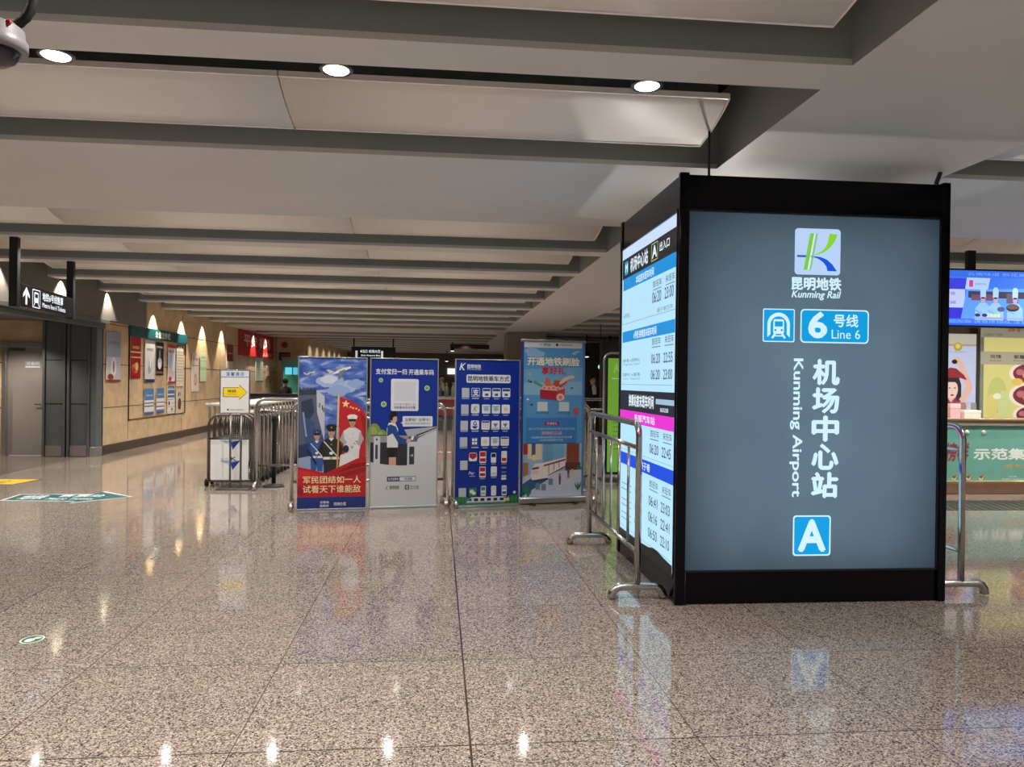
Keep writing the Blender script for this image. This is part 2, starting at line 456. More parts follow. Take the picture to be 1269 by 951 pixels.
# ------------------------------------------------------------------ the sign kiosk
KX0, KX1, KY0, KY1, KT = 1.67, 3.69, 5.19, 6.94, 3.03
kiosk = thing('sign_kiosk', 'big black lightbox kiosk lettered Line 6 Kunming Airport', 'sign kiosk', (2.68, 6.06, 0))
def KL(o):  # children are modelled in hall coordinates
    o.location = (-2.68, -6.06, 0); o.parent = kiosk; return o
mb = MB()
T = .06
mb.box(KX0+.03, KX1-.03, KY0+.02, KY0+.02+T, 0, .24, .004)              # plinth, header and posts of the front
mb.box(KX0+.02, KX1-.02, KY0+.0, KY0+T, 2.785, KT, .006)
mb.box(KX0, KX0+.07, KY0-.005, KY0+.04, 0, KT+.015, .008); mb.box(KX1-.06, KX1, KY0-.005, KY0+.07, 0, KT+.015, .008)
mb.box(KX0, KX0+.07, KY1-.07, KY1, 0, KT+.015, .008); mb.box(KX1-.06, KX1, KY1-.07, KY1, 0, KT+.015, .008)
mb.box(KX0+.01, KX0+.06, KY0+.05, KY1-.05, 0, .20, .004); mb.box(KX0+.01, KX0+.06, KY0+.05, KY1-.05, 2.80, KT, .004)
mb.box(KX0+.045, KX0+.075, KY0+.05, KY1-.05, .1, 2.95)
mb.box(KX1-.06, KX1-.01, KY0+.05, KY1-.05, 0, KT, .004); mb.box(KX0+.05, KX1-.05, KY1-.06, KY1-.01, 0, KT, .004)
mb.box(KX0+.07, KX1-.05, KY0+.36, KY0+.38, 0, 2.80)                     # back of the front lamp compartment
mb.box(KX0+.07, KX1-.05, KY0+.05, KY0+.37, 2.79, 2.81); mb.box(KX0+.07, KX1-.05, KY0+.05, KY0+.37, .2, .22)
KL(mb.build('casing', BLACKG))
mb = MB()
for z in (.236, 2.782): mb.box(KX0+.06, KX1-.05, KY0+.005, KY0+.03, z-.006, z+.006)
for x in (KX0+.07, KX1-.065): mb.box(x-.004, x+.004, KY0+.005, KY0+.03, .236, 2.782)
mb.tube([(KX0+.075, KY0-.001, .0), (KX0+.075, KY0-.001, .23)], .004, 6)
KL(mb.build('panel_frame', mat('black_frame', (20, 21, 24), .3)))
# translucent grey sheet lit by the lamps behind it
ms = bpy.data.materials.new('translucent_sheet'); ms.use_nodes = True; nt = ms.node_tree
for n_ in list(nt.nodes): nt.nodes.remove(n_)
out = nt.nodes.new('ShaderNodeOutputMaterial'); tl = nt.nodes.new('ShaderNodeBsdfTranslucent'); gl = nt.nodes.new('ShaderNodeBsdfDiffuse'); add = nt.nodes.new('ShaderNodeMixShader')
tcn = nt.nodes.new('ShaderNodeTexCoord'); nn = nt.nodes.new('ShaderNodeTexNoise'); nn.inputs['Scale'].default_value = 1.6; nn.inputs['Detail'].default_value = 3
rp = nt.nodes.new('ShaderNodeValToRGB'); rp.color_ramp.elements[0].position = .3; rp.color_ramp.elements[0].color = (.155, .215, .275, 1); rp.color_ramp.elements[1].position = .75; rp.color_ramp.elements[1].color = (.20, .27, .33, 1)
nt.links.new(tcn.outputs['Object'], nn.inputs['Vector']); nt.links.new(nn.outputs['Fac'], rp.inputs['Fac']); nt.links.new(rp.outputs['Color'], tl.inputs['Color'])
gl.inputs['Color'].default_value = (.10, .13, .16, 1); add.inputs[0].default_value = .25
nt.links.new(tl.outputs[0], add.inputs[1]); nt.links.new(gl.outputs[0], add.inputs[2]); nt.links.new(add.outputs[0], out.inputs['Surface'])
mb = MB(); mb.face([(KX0+.065, KY0+.022, .238), (KX1-.062, KY0+.022, .238), (KX1-.062, KY0+.022, 2.783), (KX0+.065, KY0+.022, 2.783)])
front = KL(mb.build('front_panel', ms))
for zc, sz, pw in ((1.10, 1.7, 1.0), (2.05, 1.4, .72)):
    l = bpy.data.lights.new('lightbox_lamp', 'AREA'); l.shape = 'RECTANGLE'; l.size = 1.8; l.size_y = sz; l.energy = KIOSK_FRONT_W*pw; l.color = (.80, .92, 1)
    o = bpy.data.objects.new('lightbox_lamp', l); col.objects.link(o); o.location = (2.70, KY0+.33, zc); o.rotation_euler = (-PI/2, 0, 0)
a = Art(emit=1.0, rough=.6)
W1 = (203, 235, 247); BLU = (0, 152, 218); LG = (178, 205, 240)
# metro emblem
a.rrect(2.524, 2.352, 2.866, 2.683, .025, LG)
ex = lambda u: 2.524+(u-262)/(581-262)*.342
ez = lambda v: 2.683-(v-66)/(404-66)*.331
G1 = (120, 196, 70); G2 = (72, 140, 130); B2 = (12, 82, 214)
def q(pts, c): a.poly([(ex(u), ez(v)) for u, v in pts], c)
q([(278, 262), (395, 262), (395, 277), (278, 277)], (24, 90, 180))
q([(368, 100), (396, 100), (351, 368), (324, 370)], G1); q([(396, 100), (403, 100), (362, 368), (352, 368)], (214, 240, 222)); q([(410, 100), (422, 100), (376, 370), (366, 370)], (118, 190, 120))
q([(502, 100), (558, 103), (548, 136), (530, 172), (500, 210), (460, 240), (415, 258), (400, 260), (398, 255), (440, 238), (472, 208), (492, 165)], (132, 206, 40))
q([(396, 268), (440, 272), (486, 290), (525, 325), (558, 374), (490, 374), (484, 342), (462, 312), (430, 288), (396, 276)], B2)
a.text('昆明地铁', 2.505, 2.243, 2.873, 2.332, W1, .034)
a.text('Kunming Rail', 2.505, 2.172, 2.873, 2.236, W1, .02, .25)
# train pictogram and line number
a.rrect(2.294, 1.866, 2.53, 2.103, .012, W1); a.rrect(2.301, 1.873, 2.523, 2.096, .008, BLU)
fx = lambda u: 2.294+(u-38)/(264-38)*.236
fz = lambda v: 2.103-(v-630)/(858-630)*.237
ob = [(70, 826), (70, 720)]+[(150+80*math.cos(math.radians(t)), 736-80*math.sin(math.radians(t))) for t in range(180, -1, -15)]+[(230, 826), (208, 806), (208, 740)]+[(150+58*math.cos(math.radians(t)), 740-58*math.sin(math.radians(t))) for t in range(0, 181, 15)]+[(92, 806)]
a.poly([(fx(u), fz(v)) for u, v in ob], W1)
a.rrect(fx(112), fz(802), fx(188), fz(702), .012, W1); a.rect(fx(122), fz(752), fx(179), fz(716), BLU)
for u in (127, 172): a.ell(fx(u), fz(776), .008, .008, BLU)
for (u0_, u1_) in ((125, 104), (175, 196)): a.line([(fx(u0_), fz(802)), (fx(u1_), fz(832))], .014, W1)
a.line([(fx(120), fz(816)), (fx(180), fz(816))], .008, W1)
a.rrect(2.572, 1.864, 3.087, 2.106, .03, W1); a.rrect(2.581, 1.873, 3.078, 2.097, .025, BLU)
a.text('6', 2.64, 1.905, 2.764, 2.082, W1, .03)
a.text('号线', 2.822, 1.983, 3.005, 2.072, W1, .02); a.text('Line 6', 2.807, 1.897, 3.022, 1.963, W1, 0.)
# vertical station name
zz = 1.745
for ch in '机场中心站':
    a.text(ch, 2.674, zz-.176, 2.864, zz-.002, W1, .032); zz -= .2025
a.text('Kunming Airport', 2.505, .762, 2.595, 1.748, W1, .018, rot=-90)
a.rrect(2.536, .338, 2.819, .628, .022, W1); a.rrect(2.546, .348, 2.809, .618, .018, BLU); a.text('A', 2.583, .378, 2.774, .59, W1, .03)
KL(a.build('front_lettering', None, (0, 0, 0)))
bpy.data.objects['front_lettering'].location = (-2.68, KY0+.02-6.06, 0)
# lit timetable on the left face (u runs from the far edge to the near edge)
a = Art(emit=1.0, rough=.4)
U = lambda y: 6.90-y
PA = (176, 222, 244); BK = (26, 28, 36); TX = (40, 48, 60); HB = (0, 140, 214); WT = (222, 240, 250)
a.rect(U(6.89), .19, U(5.245), 2.785, PA); a.rect(U(6.89), 2.68, U(5.245), 2.785, (196, 216, 250))
a.rect(U(6.86), 2.502, U(5.245), 2.682, BK)
a.rect(U(6.78), 2.535, U(6.66), 2.655, (0, 150, 190)); a.text('M', U(6.76), 2.56, U(6.68), 2.63, WT, .03)
a.text('机场中心站', U(6.58), 2.535, U(6.02), 2.655, WT, .02)
a.rect(U(5.92), 2.525, U(5.74), 2.665, (170, 190, 120)); a.rect(U(5.91), 2.532, U(5.75), 2.658, BK); a.text('A', U(5.89), 2.55, U(5.77), 2.642, WT, .03)
a.text('出入口', U(5.69), 2.57, U(5.44), 2.64, WT, .015)
a.rect(U(6.82), 2.395, U(5.255), 2.502, HB); a.text('本站首末班车时间', U(6.38), 2.41, U(5.84), 2.478, WT, .015)
def heads(z):
    a.text('首班车', U(5.86), z, U(5.62), z+.055, TX, 0); a.text('末班车', U(5.52), z, U(5.30), z+.055, TX, 0)
    a.rect(U(5.86), z-.022, U(5.62), z-.014, (110, 130, 150)); a.rect(U(5.52), z-.022, U(5.30), z-.014, (110, 130, 150))
def times(z, t1, t2, h=.075):
    a.text(t1, U(5.87), z, U(5.63), z+h, TX, .005); a.text(t2, U(5.54), z, U(5.32), z+h, TX, .005)
heads(2.31); times(2.19, '06:20', '23:00', .085)
a.text('6号线', U(6.80), 2.14, U(6.58), 2.185, (90, 104, 120), 0); a.text('塘子巷方向', U(5.73), 2.105, U(5.34), 2.14, (90, 104, 120), 0)
a.rect(U(6.83), 2.088, U(5.26), 2.094, (140, 165, 185))
a.rect(U(6.82), 1.925, U(5.275), 2.022, HB); a.text('6号线 换乘首末班车时间', U(6.42), 1.94, U(5.74), 2.006, WT, .015)
heads(1.86); times(1.715, '06:20', '22:55'); times(1.59, '06:20', '23:00')
a.text('塘子巷 → 机场中心', U(6.78), 1.742, U(6.2), 1.775, TX, 0); a.text('Tangzixiang  Airport', U(6.78), 1.712, U(6.2), 1.732, (90, 104, 120), 0)
a.text('机场中心 → 塘子巷', U(6.78), 1.618, U(6.2), 1.65, TX, 0); a.text('Airport  Tangzixiang', U(6.78), 1.588, U(6.2), 1.606, (90, 104, 120), 0)
a.rect(U(6.84), 1.545, U(5.30), 1.55, (140, 165, 185))
a.rect(U(6.87), 1.318, U(5.25), 1.495, BK); a.text('换乘站首末班车时间', U(6.55), 1.36, U(5.78), 1.46, WT, .025); a.rect(U(5.72), 1.40, U(5.26), 1.44, (150, 185, 205)); a.text('06:30-23:00', U(5.60), 1.345, U(5.40), 1.375, WT, .01)
a.rect(U(6.86), 1.215, U(5.26), 1.318, (222, 40, 200)); a.text('东部汽车站', U(6.35), 1.235, U(5.74), 1.297, WT, .01)
heads(1.14); times(1.01, '06:20', '22:45')
a.rect(U(6.84), .965, U(5.26), .97, (140, 165, 185)); a.text('6号线东部', U(6.72), 1.0, U(6.35), 1.03, (90, 104, 120), 0)
a.rect(U(6.85), .835, U(5.25), .94, (0, 72, 214)); a.text('塘子巷', U(6.14), .855, U(5.85), .92, WT, .01)
heads(.745); times(.60, '06:41', '23:03'); times(.475, '06:16', '22:41'); times(.35, '06:50', '22:10')
for z in (.66, .61, .52, .47, .40, .35): a.rect(U(6.75), z, U(6.40), z+.012, (140, 160, 176))
for z in (.66, .52, .40): a.text('2号线', U(6.30), z-.02, U(6.05), z+.02, (100, 116, 132), 0)
a.rect(U(6.83), .285, U(5.27), .29, (140, 165, 185))
a.poly([(U(6.89), .188), (U(5.245), .188), (U(5.245), .265), (U(5.45), .275), (U(5.6), .292), (U(5.72), .29), (U(5.85), .268), (U(6.1), .256), (U(6.89), .25)], (14, 15, 17), 0)
tt = a.build('side_timetable', None)
tt.parent = kiosk; tt.rotation_euler = (0, 0, -PI/2); tt.location = (KX0+.008-2.68, 6.90-6.06, 0)
a = Art(emit=1.0, rough=.4); a.rect(0, .19, 1.64, 2.785, PA); a.rect(0, 2.50, 1.64, 2.68, BK); a.rect(0, 2.395, 1.64, 2.502, HB); a.rect(0, 1.925, 1.64, 2.022, HB); a.rect(0, 1.318, 1.64, 1.495, BK); a.rect(0, 1.215, 1.64, 1.318, (222, 40, 200)); a.rect(0, .835, 1.64, .94, (0, 72, 214))
sp2 = a.build('side_panel', None); sp2.parent = kiosk; sp2.rotation_euler = (0, 0, PI/2); sp2.location = (KX1-.005-2.68, 5.25-6.06, 0)
mb = MB()
for z in (.19, 2.785): mb.box(KX0-.004, KX0+.03, KY0+.05, KY1-.05, z-.012, z+.012)
for y in (KY0+.045, KY1-.055): mb.box(KX0-.004, KX0+.03, y-.010, y+.010, .19, 2.785)
KL(mb.build('side_frame', BLACKG))
mb = MB(); mb.tube([(1.885, 5.21, 2.99), (1.885, 5.22, 3.60)], .009, 8); KL(mb.build('suspension_rod', BLACKM))
mb = MB(); mb.tube([(3.60, 5.26, 2.99), (3.64, 5.27, 3.03), (3.68, 5.34, 3.08), (3.75, 5.42, 3.14), (3.80, 5.47, 3.197)], .016, 8); KL(mb.build('power_cable', RUBBER))
l = bpy.data.lights.new('kiosk_top_lamp', 'POINT'); l.energy = KIOSK_TOP_W; l.use_nodes = True
lf = l.node_tree.nodes.new('ShaderNodeLightFalloff'); lf.inputs['Strength'].default_value = 1.0
l.node_tree.links.new(lf.outputs['Linear'], l.node_tree.nodes['Emission'].inputs['Strength']); l.shadow_soft_size = .018; l.color = (1, .93, .88)
o = bpy.data.objects.new('kiosk_top_lamp', l); col.objects.link(o); o.location = (2.32, 6.0, 2.78)

# ------------------------------------------------------------------ steel crowd barriers
def barrier(x0, y0, x1, y1, label, nb=5, group='stainless steel crowd barriers'):
    L = math.hypot(x1-x0, y1-y0); t = thing('crowd_barrier', label, 'barrier', (x0, y0, 0), math.atan2(y1-y0, x1-x0), group)
    hh = 1.265; r = .1
    mb = MB()
    path = [(0, .08), (0, hh-r)]+arc(r, hh-r, r, 180, 90)[1:]+arc(L-r, hh-r, r, 90, 0)+[(L, .08)]
    mb.tube([(x, 0, z) for x, z in path], .024, 12); mb.build('frame', STEEL, t)
    for z in (1.09, .33):
        mb = MB(); mb.tube([(.02, 0, z), (L-.02, 0, z)], .017, 10); mb.build('rail', STEEL, t)
    for i in range(nb):
        x = L*(i+1)/(nb+1); mb = MB(); mb.tube([(x, 0, .335), (x, 0, 1.085)], .011, 8); mb.build('bar', STEEL, t)
    for x in (0, L):
        mb = MB(); pth = [(-.19, .012), (-.186, .045), (-.165, .075), (-.13, .088), (0, .09), (.13, .088), (.165, .075), (.186, .045), (.19, .012)]
        mb.tube([(x, y, z) for y, z in pth], [.032, .031, .03, .029, .028, .029, .03, .031, .032], 12); mb.build('foot', STEEL, t)
    return t
barrier(1.45, 5.37, 1.47, 7.22, 'steel crowd barrier along the lit timetable side of the black kiosk')
barrier(3.92, 5.34, 3.93, 7.2, 'steel crowd barrier on the right of the black kiosk')
barrier(-1.725, 9.27, .095, 9.52, 'steel crowd barrier behind the soldiers banner and the white-bottomed banner')
barrier(.20, 9.46, 1.985, 9.84, 'steel crowd barrier behind the blue ticket-icon banner and the sky-blue train banner')
barrier(-2.53, 11.0, -.72, 11.08, 'steel crowd barrier beside the black belt post and luggage trolleys')
barrier(2.05, 10.5, 2.35, 12.2, 'steel crowd barrier end-on beside the green standing sign', 4)
barrier(-.6, 13.0, 1.2, 13.05, 'far steel crowd barrier seen in the gap between two blue banners', 4)
barrier(1.3, 13.05, 3.1, 13.1, 'far steel crowd barrier behind the sky-blue train banner', 4)

# ------------------------------------------------------------------ poster banners
def banner(x0, y0, x1, y1, hgt, label, draw, pull=False):
    W_ = math.hypot(x1-x0, y1-y0); t = thing('banner_stand', label, 'banner', (x0, y0, 0), math.atan2(y1-y0, x1-x0))
    a = Art(rough=.35); draw(a, W_, hgt)
    mb = MB()
    if not pull:
        for x in (-.006, W_-.006): mb.box(x, x+.012, -.014, .014, .0, hgt+.006, .002)
        for z in (.012, hgt-.006): mb.box(0, W_, -.014, .014, z, z+.012, .002)
        mb.box(0, W_, -.03, .03, 0, .02, .003)
        mb.build('frame', ALU, t)
        mb = MB(); mb.box(.0, W_, .002, .012, .02, hgt); mb.build('backing_board', mat('grey_board', (120, 122, 126), .6), t)
        a.build('printed_sheet', t, (0, .0, 0))
    else:
        mb.box(-.02, W_+.02, -.07, .07, .015, .095, .02); mb.build('base_cassette', ALU, t)
        for x in (.15, W_-.15):
            f = MB(); f.box(x-.02, x+.02, -.14, .14, 0, .015, .004); f.build('foot', BLACKM, t)
        mb = MB(); mb.box(-.012, W_+.012, -.012, .012, hgt-.02, hgt+.008, .003); mb.build('top_rail', ALU, t)
        mb = MB(); mb.box(0, W_, .004, .009, .09, hgt-.015); mb.tube([(W_/2, .04, .08), (W_/2, .03, hgt-.02)], .01, 8); mb.build('backing_board', mat('grey_board', (120, 122, 126), .6), t)
        a.build('printed_sheet', t, (0, .003, 0))
    return t

SKYINK = bpy.data.materials.new('sky_ink'); SKYINK.use_nodes = True; nt = SKYINK.node_tree
tc = nt.nodes.new('ShaderNodeTexCoord'); mp = nt.nodes.new('ShaderNodeMapping'); mp.inputs['Scale'].default_value = (3.2, 1, 7.0); mp.inputs['Rotation'].default_value = (0, .35, 0)
nz = nt.nodes.new('ShaderNodeTexNoise'); nz.inputs['Scale'].default_value = 1.5; nz.inputs['Detail'].default_value = 7; nz.inputs['Distortion'].default_value = .6
cr = nt.nodes.new('ShaderNodeValToRGB'); e = cr.color_ramp.elements
e[0].position = .32; e[0].color = (*lin((40, 70, 158)), 1); e[1].position = .72; e[1].color = (*lin((190, 202, 230)), 1); x_ = e.new(.52); x_.color = (*lin((92, 124, 196)), 1)
nt.links.new(tc.outputs['Object'], mp.inputs['Vector']); nt.links.new(mp.outputs['Vector'], nz.inputs['Vector']); nt.links.new(nz.outputs['Fac'], cr.inputs['Fac']); nt.links.new(cr.outputs['Color'], nt.nodes['Principled BSDF'].inputs['Base Color'])
nt.nodes['Principled BSDF'].inputs['Roughness'].default_value = .35
def soldier(a, x, z, s, coat, cap, face=(196, 150, 124), belt=(230, 230, 226), white=False, pants=None):
    """one printed figure, waist-up at scale s, z = bottom"""
    pants = pants or coat
    a.poly([(x-.13*s, z), (x-.145*s, z+.30*s), (x+.145*s, z+.30*s), (x+.13*s, z), (x+.02*s, z), (x, z+.12*s), (x-.02*s, z)], pants)
    a.poly([(x-.15*s, z+.28*s), (x-.19*s, z+.52*s), (x-.17*s, z+.66*s), (x-.06*s, z+.73*s), (x+.06*s, z+.73*s), (x+.17*s, z+.66*s), (x+.19*s, z+.52*s), (x+.15*s, z+.28*s)], coat)
    dk = tuple(int(v*.78) for v in coat)
    a.poly([(x+.15*s, z+.66*s), (x+.23*s, z+.50*s), (x+.16*s, z+.36*s), (x+.02*s, z+.40*s), (x+.02*s, z+.46*s), (x+.12*s, z+.47*s)], dk)
    a.poly([(x-.17*s, z+.66*s), (x-.25*s, z+.48*s), (x-.15*s, z+.38*s), (x-.1*s, z+.43*s), (x-.15*s, z+.5*s)], dk)
    a.rect(x-.15*s, z+.31*s, x+.15*s, z+.36*s, belt); a.rect(x-.025*s, z+.31*s, x+.025*s, z+.36*s, (200, 180, 100))
    a.line([(x-.14*s, z+.66*s), (x+.12*s, z+.36*s)], .02*s, belt)
    for zz in (.44, .52, .60): a.ell(x, z+zz*s, .011*s, .011*s, (210, 190, 120), n=8)
    a.poly([(x-.04*s, z+.70*s), (x+.04*s, z+.70*s), (x+.035*s, z+.79*s), (x-.035*s, z+.79*s)], face)
    a.ell(x, z+.84*s, .066*s, .085*s, face)
    a.poly([(x-.05*s, z+.72*s), (x, z+.66*s), (x+.05*s, z+.72*s)], (230, 230, 230))
    a.rect(x-.045*s, z+.845*s, x-.015*s, z+.857*s, (70, 50, 40)); a.rect(x+.015*s, z+.845*s, x+.045*s, z+.857*s, (70, 50, 40)); a.rect(x-.02*s, z+.79*s, x+.02*s, z+.8*s, (150, 90, 80))
    a.poly([(x-.075*s, z+.875*s), (x-.06*s, z+.855*s), (x+.06*s, z+.855*s), (x+.075*s, z+.875*s)], (22, 22, 26))
    a.poly([(x-.075*s, z+.875*s), (x-.105*s, z+.955*s), (x-.05*s, z+.99*s), (x+.05*s, z+.99*s), (x+.105*s, z+.955*s), (x+.075*s, z+.875*s)], cap)
    a.rect(x-.075*s, z+.872*s, x+.075*s, z+.90*s, (28, 28, 34)); a.star(x, z+.925*s, .022*s, (214, 180, 70))
    a.ell(x+.0*s, z+.43*s, .036*s, .03*s, (238, 238, 236) if not white else (230, 224, 214))

def cloud(a, x, z, s, c):
    for dx, dz, r in ((-.10, 0, .07), (0, .03, .09), (.1, .01, .07), (.03, -.03, .08), (-.05, -.03, .07)): a.ell(x+dx*s, z+dz*s, r*s, r*s*.72, c)
def jet(a, x, z, s, ang, c):
    pts = [(-.16, -.01), (-.06, .02), (.05, .022), (.16, .012), (.2, .0), (.16, -.012), (.05, -.018), (-.05, -.02)]
    wing = [(-.03, .0), (.06, -.0), (-.05, -.10), (-.09, -.10)]; wing2 = [(-.03, .01), (.05, .01), (-.03, .07), (-.06, .07)]; tail = [(-.16, .0), (-.09, .015), (-.16, .075), (-.19, .07)]
    ca, sa = math.cos(ang), math.sin(ang)
    tr = lambda P_: [(x+s*(u*ca-v*sa), z+s*(u*sa+v*ca)) for u, v in P_]
    a.poly(tr(wing2), tuple(int(v*.7) for v in c)); a.poly(tr(pts), c); a.poly(tr(wing), tuple(int(v*.55) for v in c)); a.poly(tr(tail), tuple(int(v*.85) for v in c))
    a.poly(tr([(.14, .014), (.2, 0), (.14, -.012)]), (36, 44, 70))

def draw_soldiers(a, W_, h):
    z = lambda p: h*(1-p)            # p: fraction from the top
    x = lambda p: W_*p
    a.rect(0, 0, W_, h, (52, 88, 168))
    # sky: bands of blue with loose clouds
    for p0, p1, cc in ((0, .10, (126, 146, 196)), (.10, .2, (84, 112, 190)), (.2, .3, (66, 100, 184)), (.3, .42, (98, 132, 196)), (.42, .62, (120, 150, 196))):
        a.poly([(0, z(p1)), (W_, z(p1+.02)), (W_, z(p0-.0 if p0 == 0 else p0+.02)), (0, z(p0))], cc)
    a.mats.append(SKYINK); a.layer += 1; b0 = len(a.V); yy = -a.layer*a.step
    a.V += [(0, yy, z(.62)), (W_, yy, z(.62)), (W_, yy, h), (0, yy, h)]; a.F.append((b0, b0+1, b0+2, b0+3)); a.MI.append(len(a.mats)-1)
    rng = random.Random(3)
    for i in range(12):
        px, pz = rng.random(), rng.random()*.36; L = .1+.2*rng.random()
        cc = rng.choice([(150, 172, 218), (112, 138, 204), (46, 76, 160), (176, 190, 226), (60, 92, 178)])
        a.poly([(x(max(0, px-L)), z(pz+.012)), (x(px), z(pz+.004*rng.random())), (x(min(1, px+L)), z(pz+.015*rng.random())), (x(px), z(pz+.012+.01*rng.random()))], cc)
    for px, pz, s, cc in ((.45, .155, .95, (160, 182, 222)), (.72, .19, .8, (170, 192, 226)), (.58, .22, .8, (148, 172, 216)), (.44, .145, .6, (206, 214, 230)), (.84, .17, .6, (150, 172, 220))): cloud(a, x(px), z(pz), s, cc)
    jet(a, x(.17), z(.105), .42, .32, (214, 220, 226)); jet(a, x(.62), z(.085), .86, .36, (226, 230, 236))
    # fortress tower and far wall
    a.poly([(0, z(.22)), (x(.26), z(.215)), (x(.27), z(.34)), (x(.36), z(.60)), (0, z(.62))], (84, 96, 122))
    a.poly([(x(.26), z(.215)), (x(.38), z(.255)), (x(.385), z(.56)), (x(.27), z(.36))], (190, 196, 206))
    a.poly([(0, z(.215)), (x(.26), z(.21)), (x(.26), z(.245)), (0, z(.25))], (56, 60, 70))
    for i in range(5): a.rect(x(.01+i*.052), z(.212), x(.035+i*.052), z(.200), (72, 76, 86))
    for px, pz in ((.30, .30), (.34, .315), (.36, .33)): a.rect(x(px), z(pz+.03), x(px+.015), z(pz), (70, 70, 80))
    a.poly([(x(.04), z(.29)), (x(.20), z(.27)), (x(.23), z(.36)), (x(.16), z(.41)), (x(.05), z(.38))], (52, 60, 82))
    a.poly([(x(.04), z(.38)), (x(.22), z(.42)), (x(.34), z(.60)), (x(.12), z(.60))], (60, 84, 128)); a.line([(x(.07), z(.36)), (x(.12), z(.52))], .02, (150, 160, 180))
    a.poly([(0, z(.58)), (x(.16), z(.56)), (x(.42), z(.63)), (x(.45), z(.75)), (0, z(.75))], (40, 56, 96))
    a.poly([(x(.38), z(.52)), (x(.5), z(.44)), (x(.6), z(.5)), (x(.6), z(.74)), (x(.36), z(.74))], (72, 100, 156))
    a.poly([(0, z(.66)), (x(.25), z(.64)), (x(.4), z(.72)), (x(.4), z(.76)), (0, z(.74))], (150, 166, 200))
    # flag
    FR = (196, 36, 44)
    a.poly([(x(.60), z(.26)), (x(.70), z(.27)), (x(.84), z(.30)), (x(.95), z(.345)), (x(1), z(.38)), (x(1), z(.80)), (x(.60), z(.80))], FR)
    a.poly([(x(.72), z(.40)), (x(.82), z(.42)), (x(.9), z(.6)), (x(.8), z(.7))], (176, 28, 38)); a.poly([(x(.9), z(.36)), (x(1), z(.40)), (x(1), z(.6)), (x(.96), z(.5))], (160, 26, 36))
    a.star(x(.69), z(.305), .05, (246, 214, 150), .1)
    for px, pz in ((.765, .325), (.80, .332), (.845, .335), (.885, .345)): a.star(x(px), z(pz), .017, (246, 214, 150), .3)
    a.line([(x(.585), z(.245)), (x(.56), z(.76))], .022, (220, 196, 150))
    a.poly([(x(.575), z(.24)), (x(.59), z(.215)), (x(.605), z(.24))], (214, 190, 130))
    # three service people in dress uniform
    soldier(a, x(.275), z(.745), .50, (52, 88, 156), (44, 66, 116)); a.line([(x(.13), z(.60)), (x(.27), z(.70))], .022, (30, 32, 40))
    soldier(a, x(.79), z(.70), .60, (226, 224, 226), (236, 234, 232), white=True)
    soldier(a, x(.485), z(.775), .62, (40, 44, 42), (30, 34, 34)); a.line([(x(.59), z(.5)), (x(.57), z(.78))], .02, (206, 150, 90))
    a.ell(x(.70), z(.60), .035, .045, (40, 44, 54)); a.poly([(x(.62), z(.64)), (x(.78), z(.62)), (x(.86), z(.68)), (x(.60), z(.72))], (230, 228, 230))
    # red drape and lettering
    RD = (190, 30, 38)
    a.poly([(0, 0), (W_, 0), (W_, z(.655)), (x(.86), z(.665)), (x(.62), z(.715)), (x(.40), z(.76)), (x(.2), z(.735)), (0, z(.715))], RD)
    a.poly([(W_, z(.69)), (x(.8), z(.70)), (x(.52), z(.765)), (x(.75), z(.735)), (W_, z(.71))], (140, 18, 28)); a.poly([(W_, z(.72)), (x(.7), z(.755)), (x(.4), z(.80)), (x(.75), z(.78)), (W_, z(.75))], (160, 22, 32))
    a.poly([(0, z(.73)), (x(.2), z(.75)), (x(.38), z(.775)), (x(.18), z(.79)), (0, z(.79))], (206, 44, 50)); a.poly([(0, z(.84)), (x(.25), z(.86)), (x(.1), z(.90)), (0, z(.90))], (158, 22, 32))
    GT = (250, 226, 170)
    a.text('军民团结如一人', x(.08), z(.825), x(.925), z(.778), GT, .014); a.text('试看天下谁能敌', x(.08), z(.887), x(.925), z(.838), GT, .014)
    a.rect(0, 0, W_, z(.915), (32, 52, 122))
    a.text('云南省', x(.33), z(.957), x(.46), z(.940), (240, 240, 244)); a.text('昆明市', x(.33), z(.981), x(.46), z(.964), (240, 240, 244)); a.text('双拥办宣', x(.53), z(.972), x(.71), z(.950), (240, 240, 244))
banner(-1.643, 9.19, -.855, 9.29, 1.82, 'tall banner with soldiers and a red flag, red and blue foot', draw_soldiers)

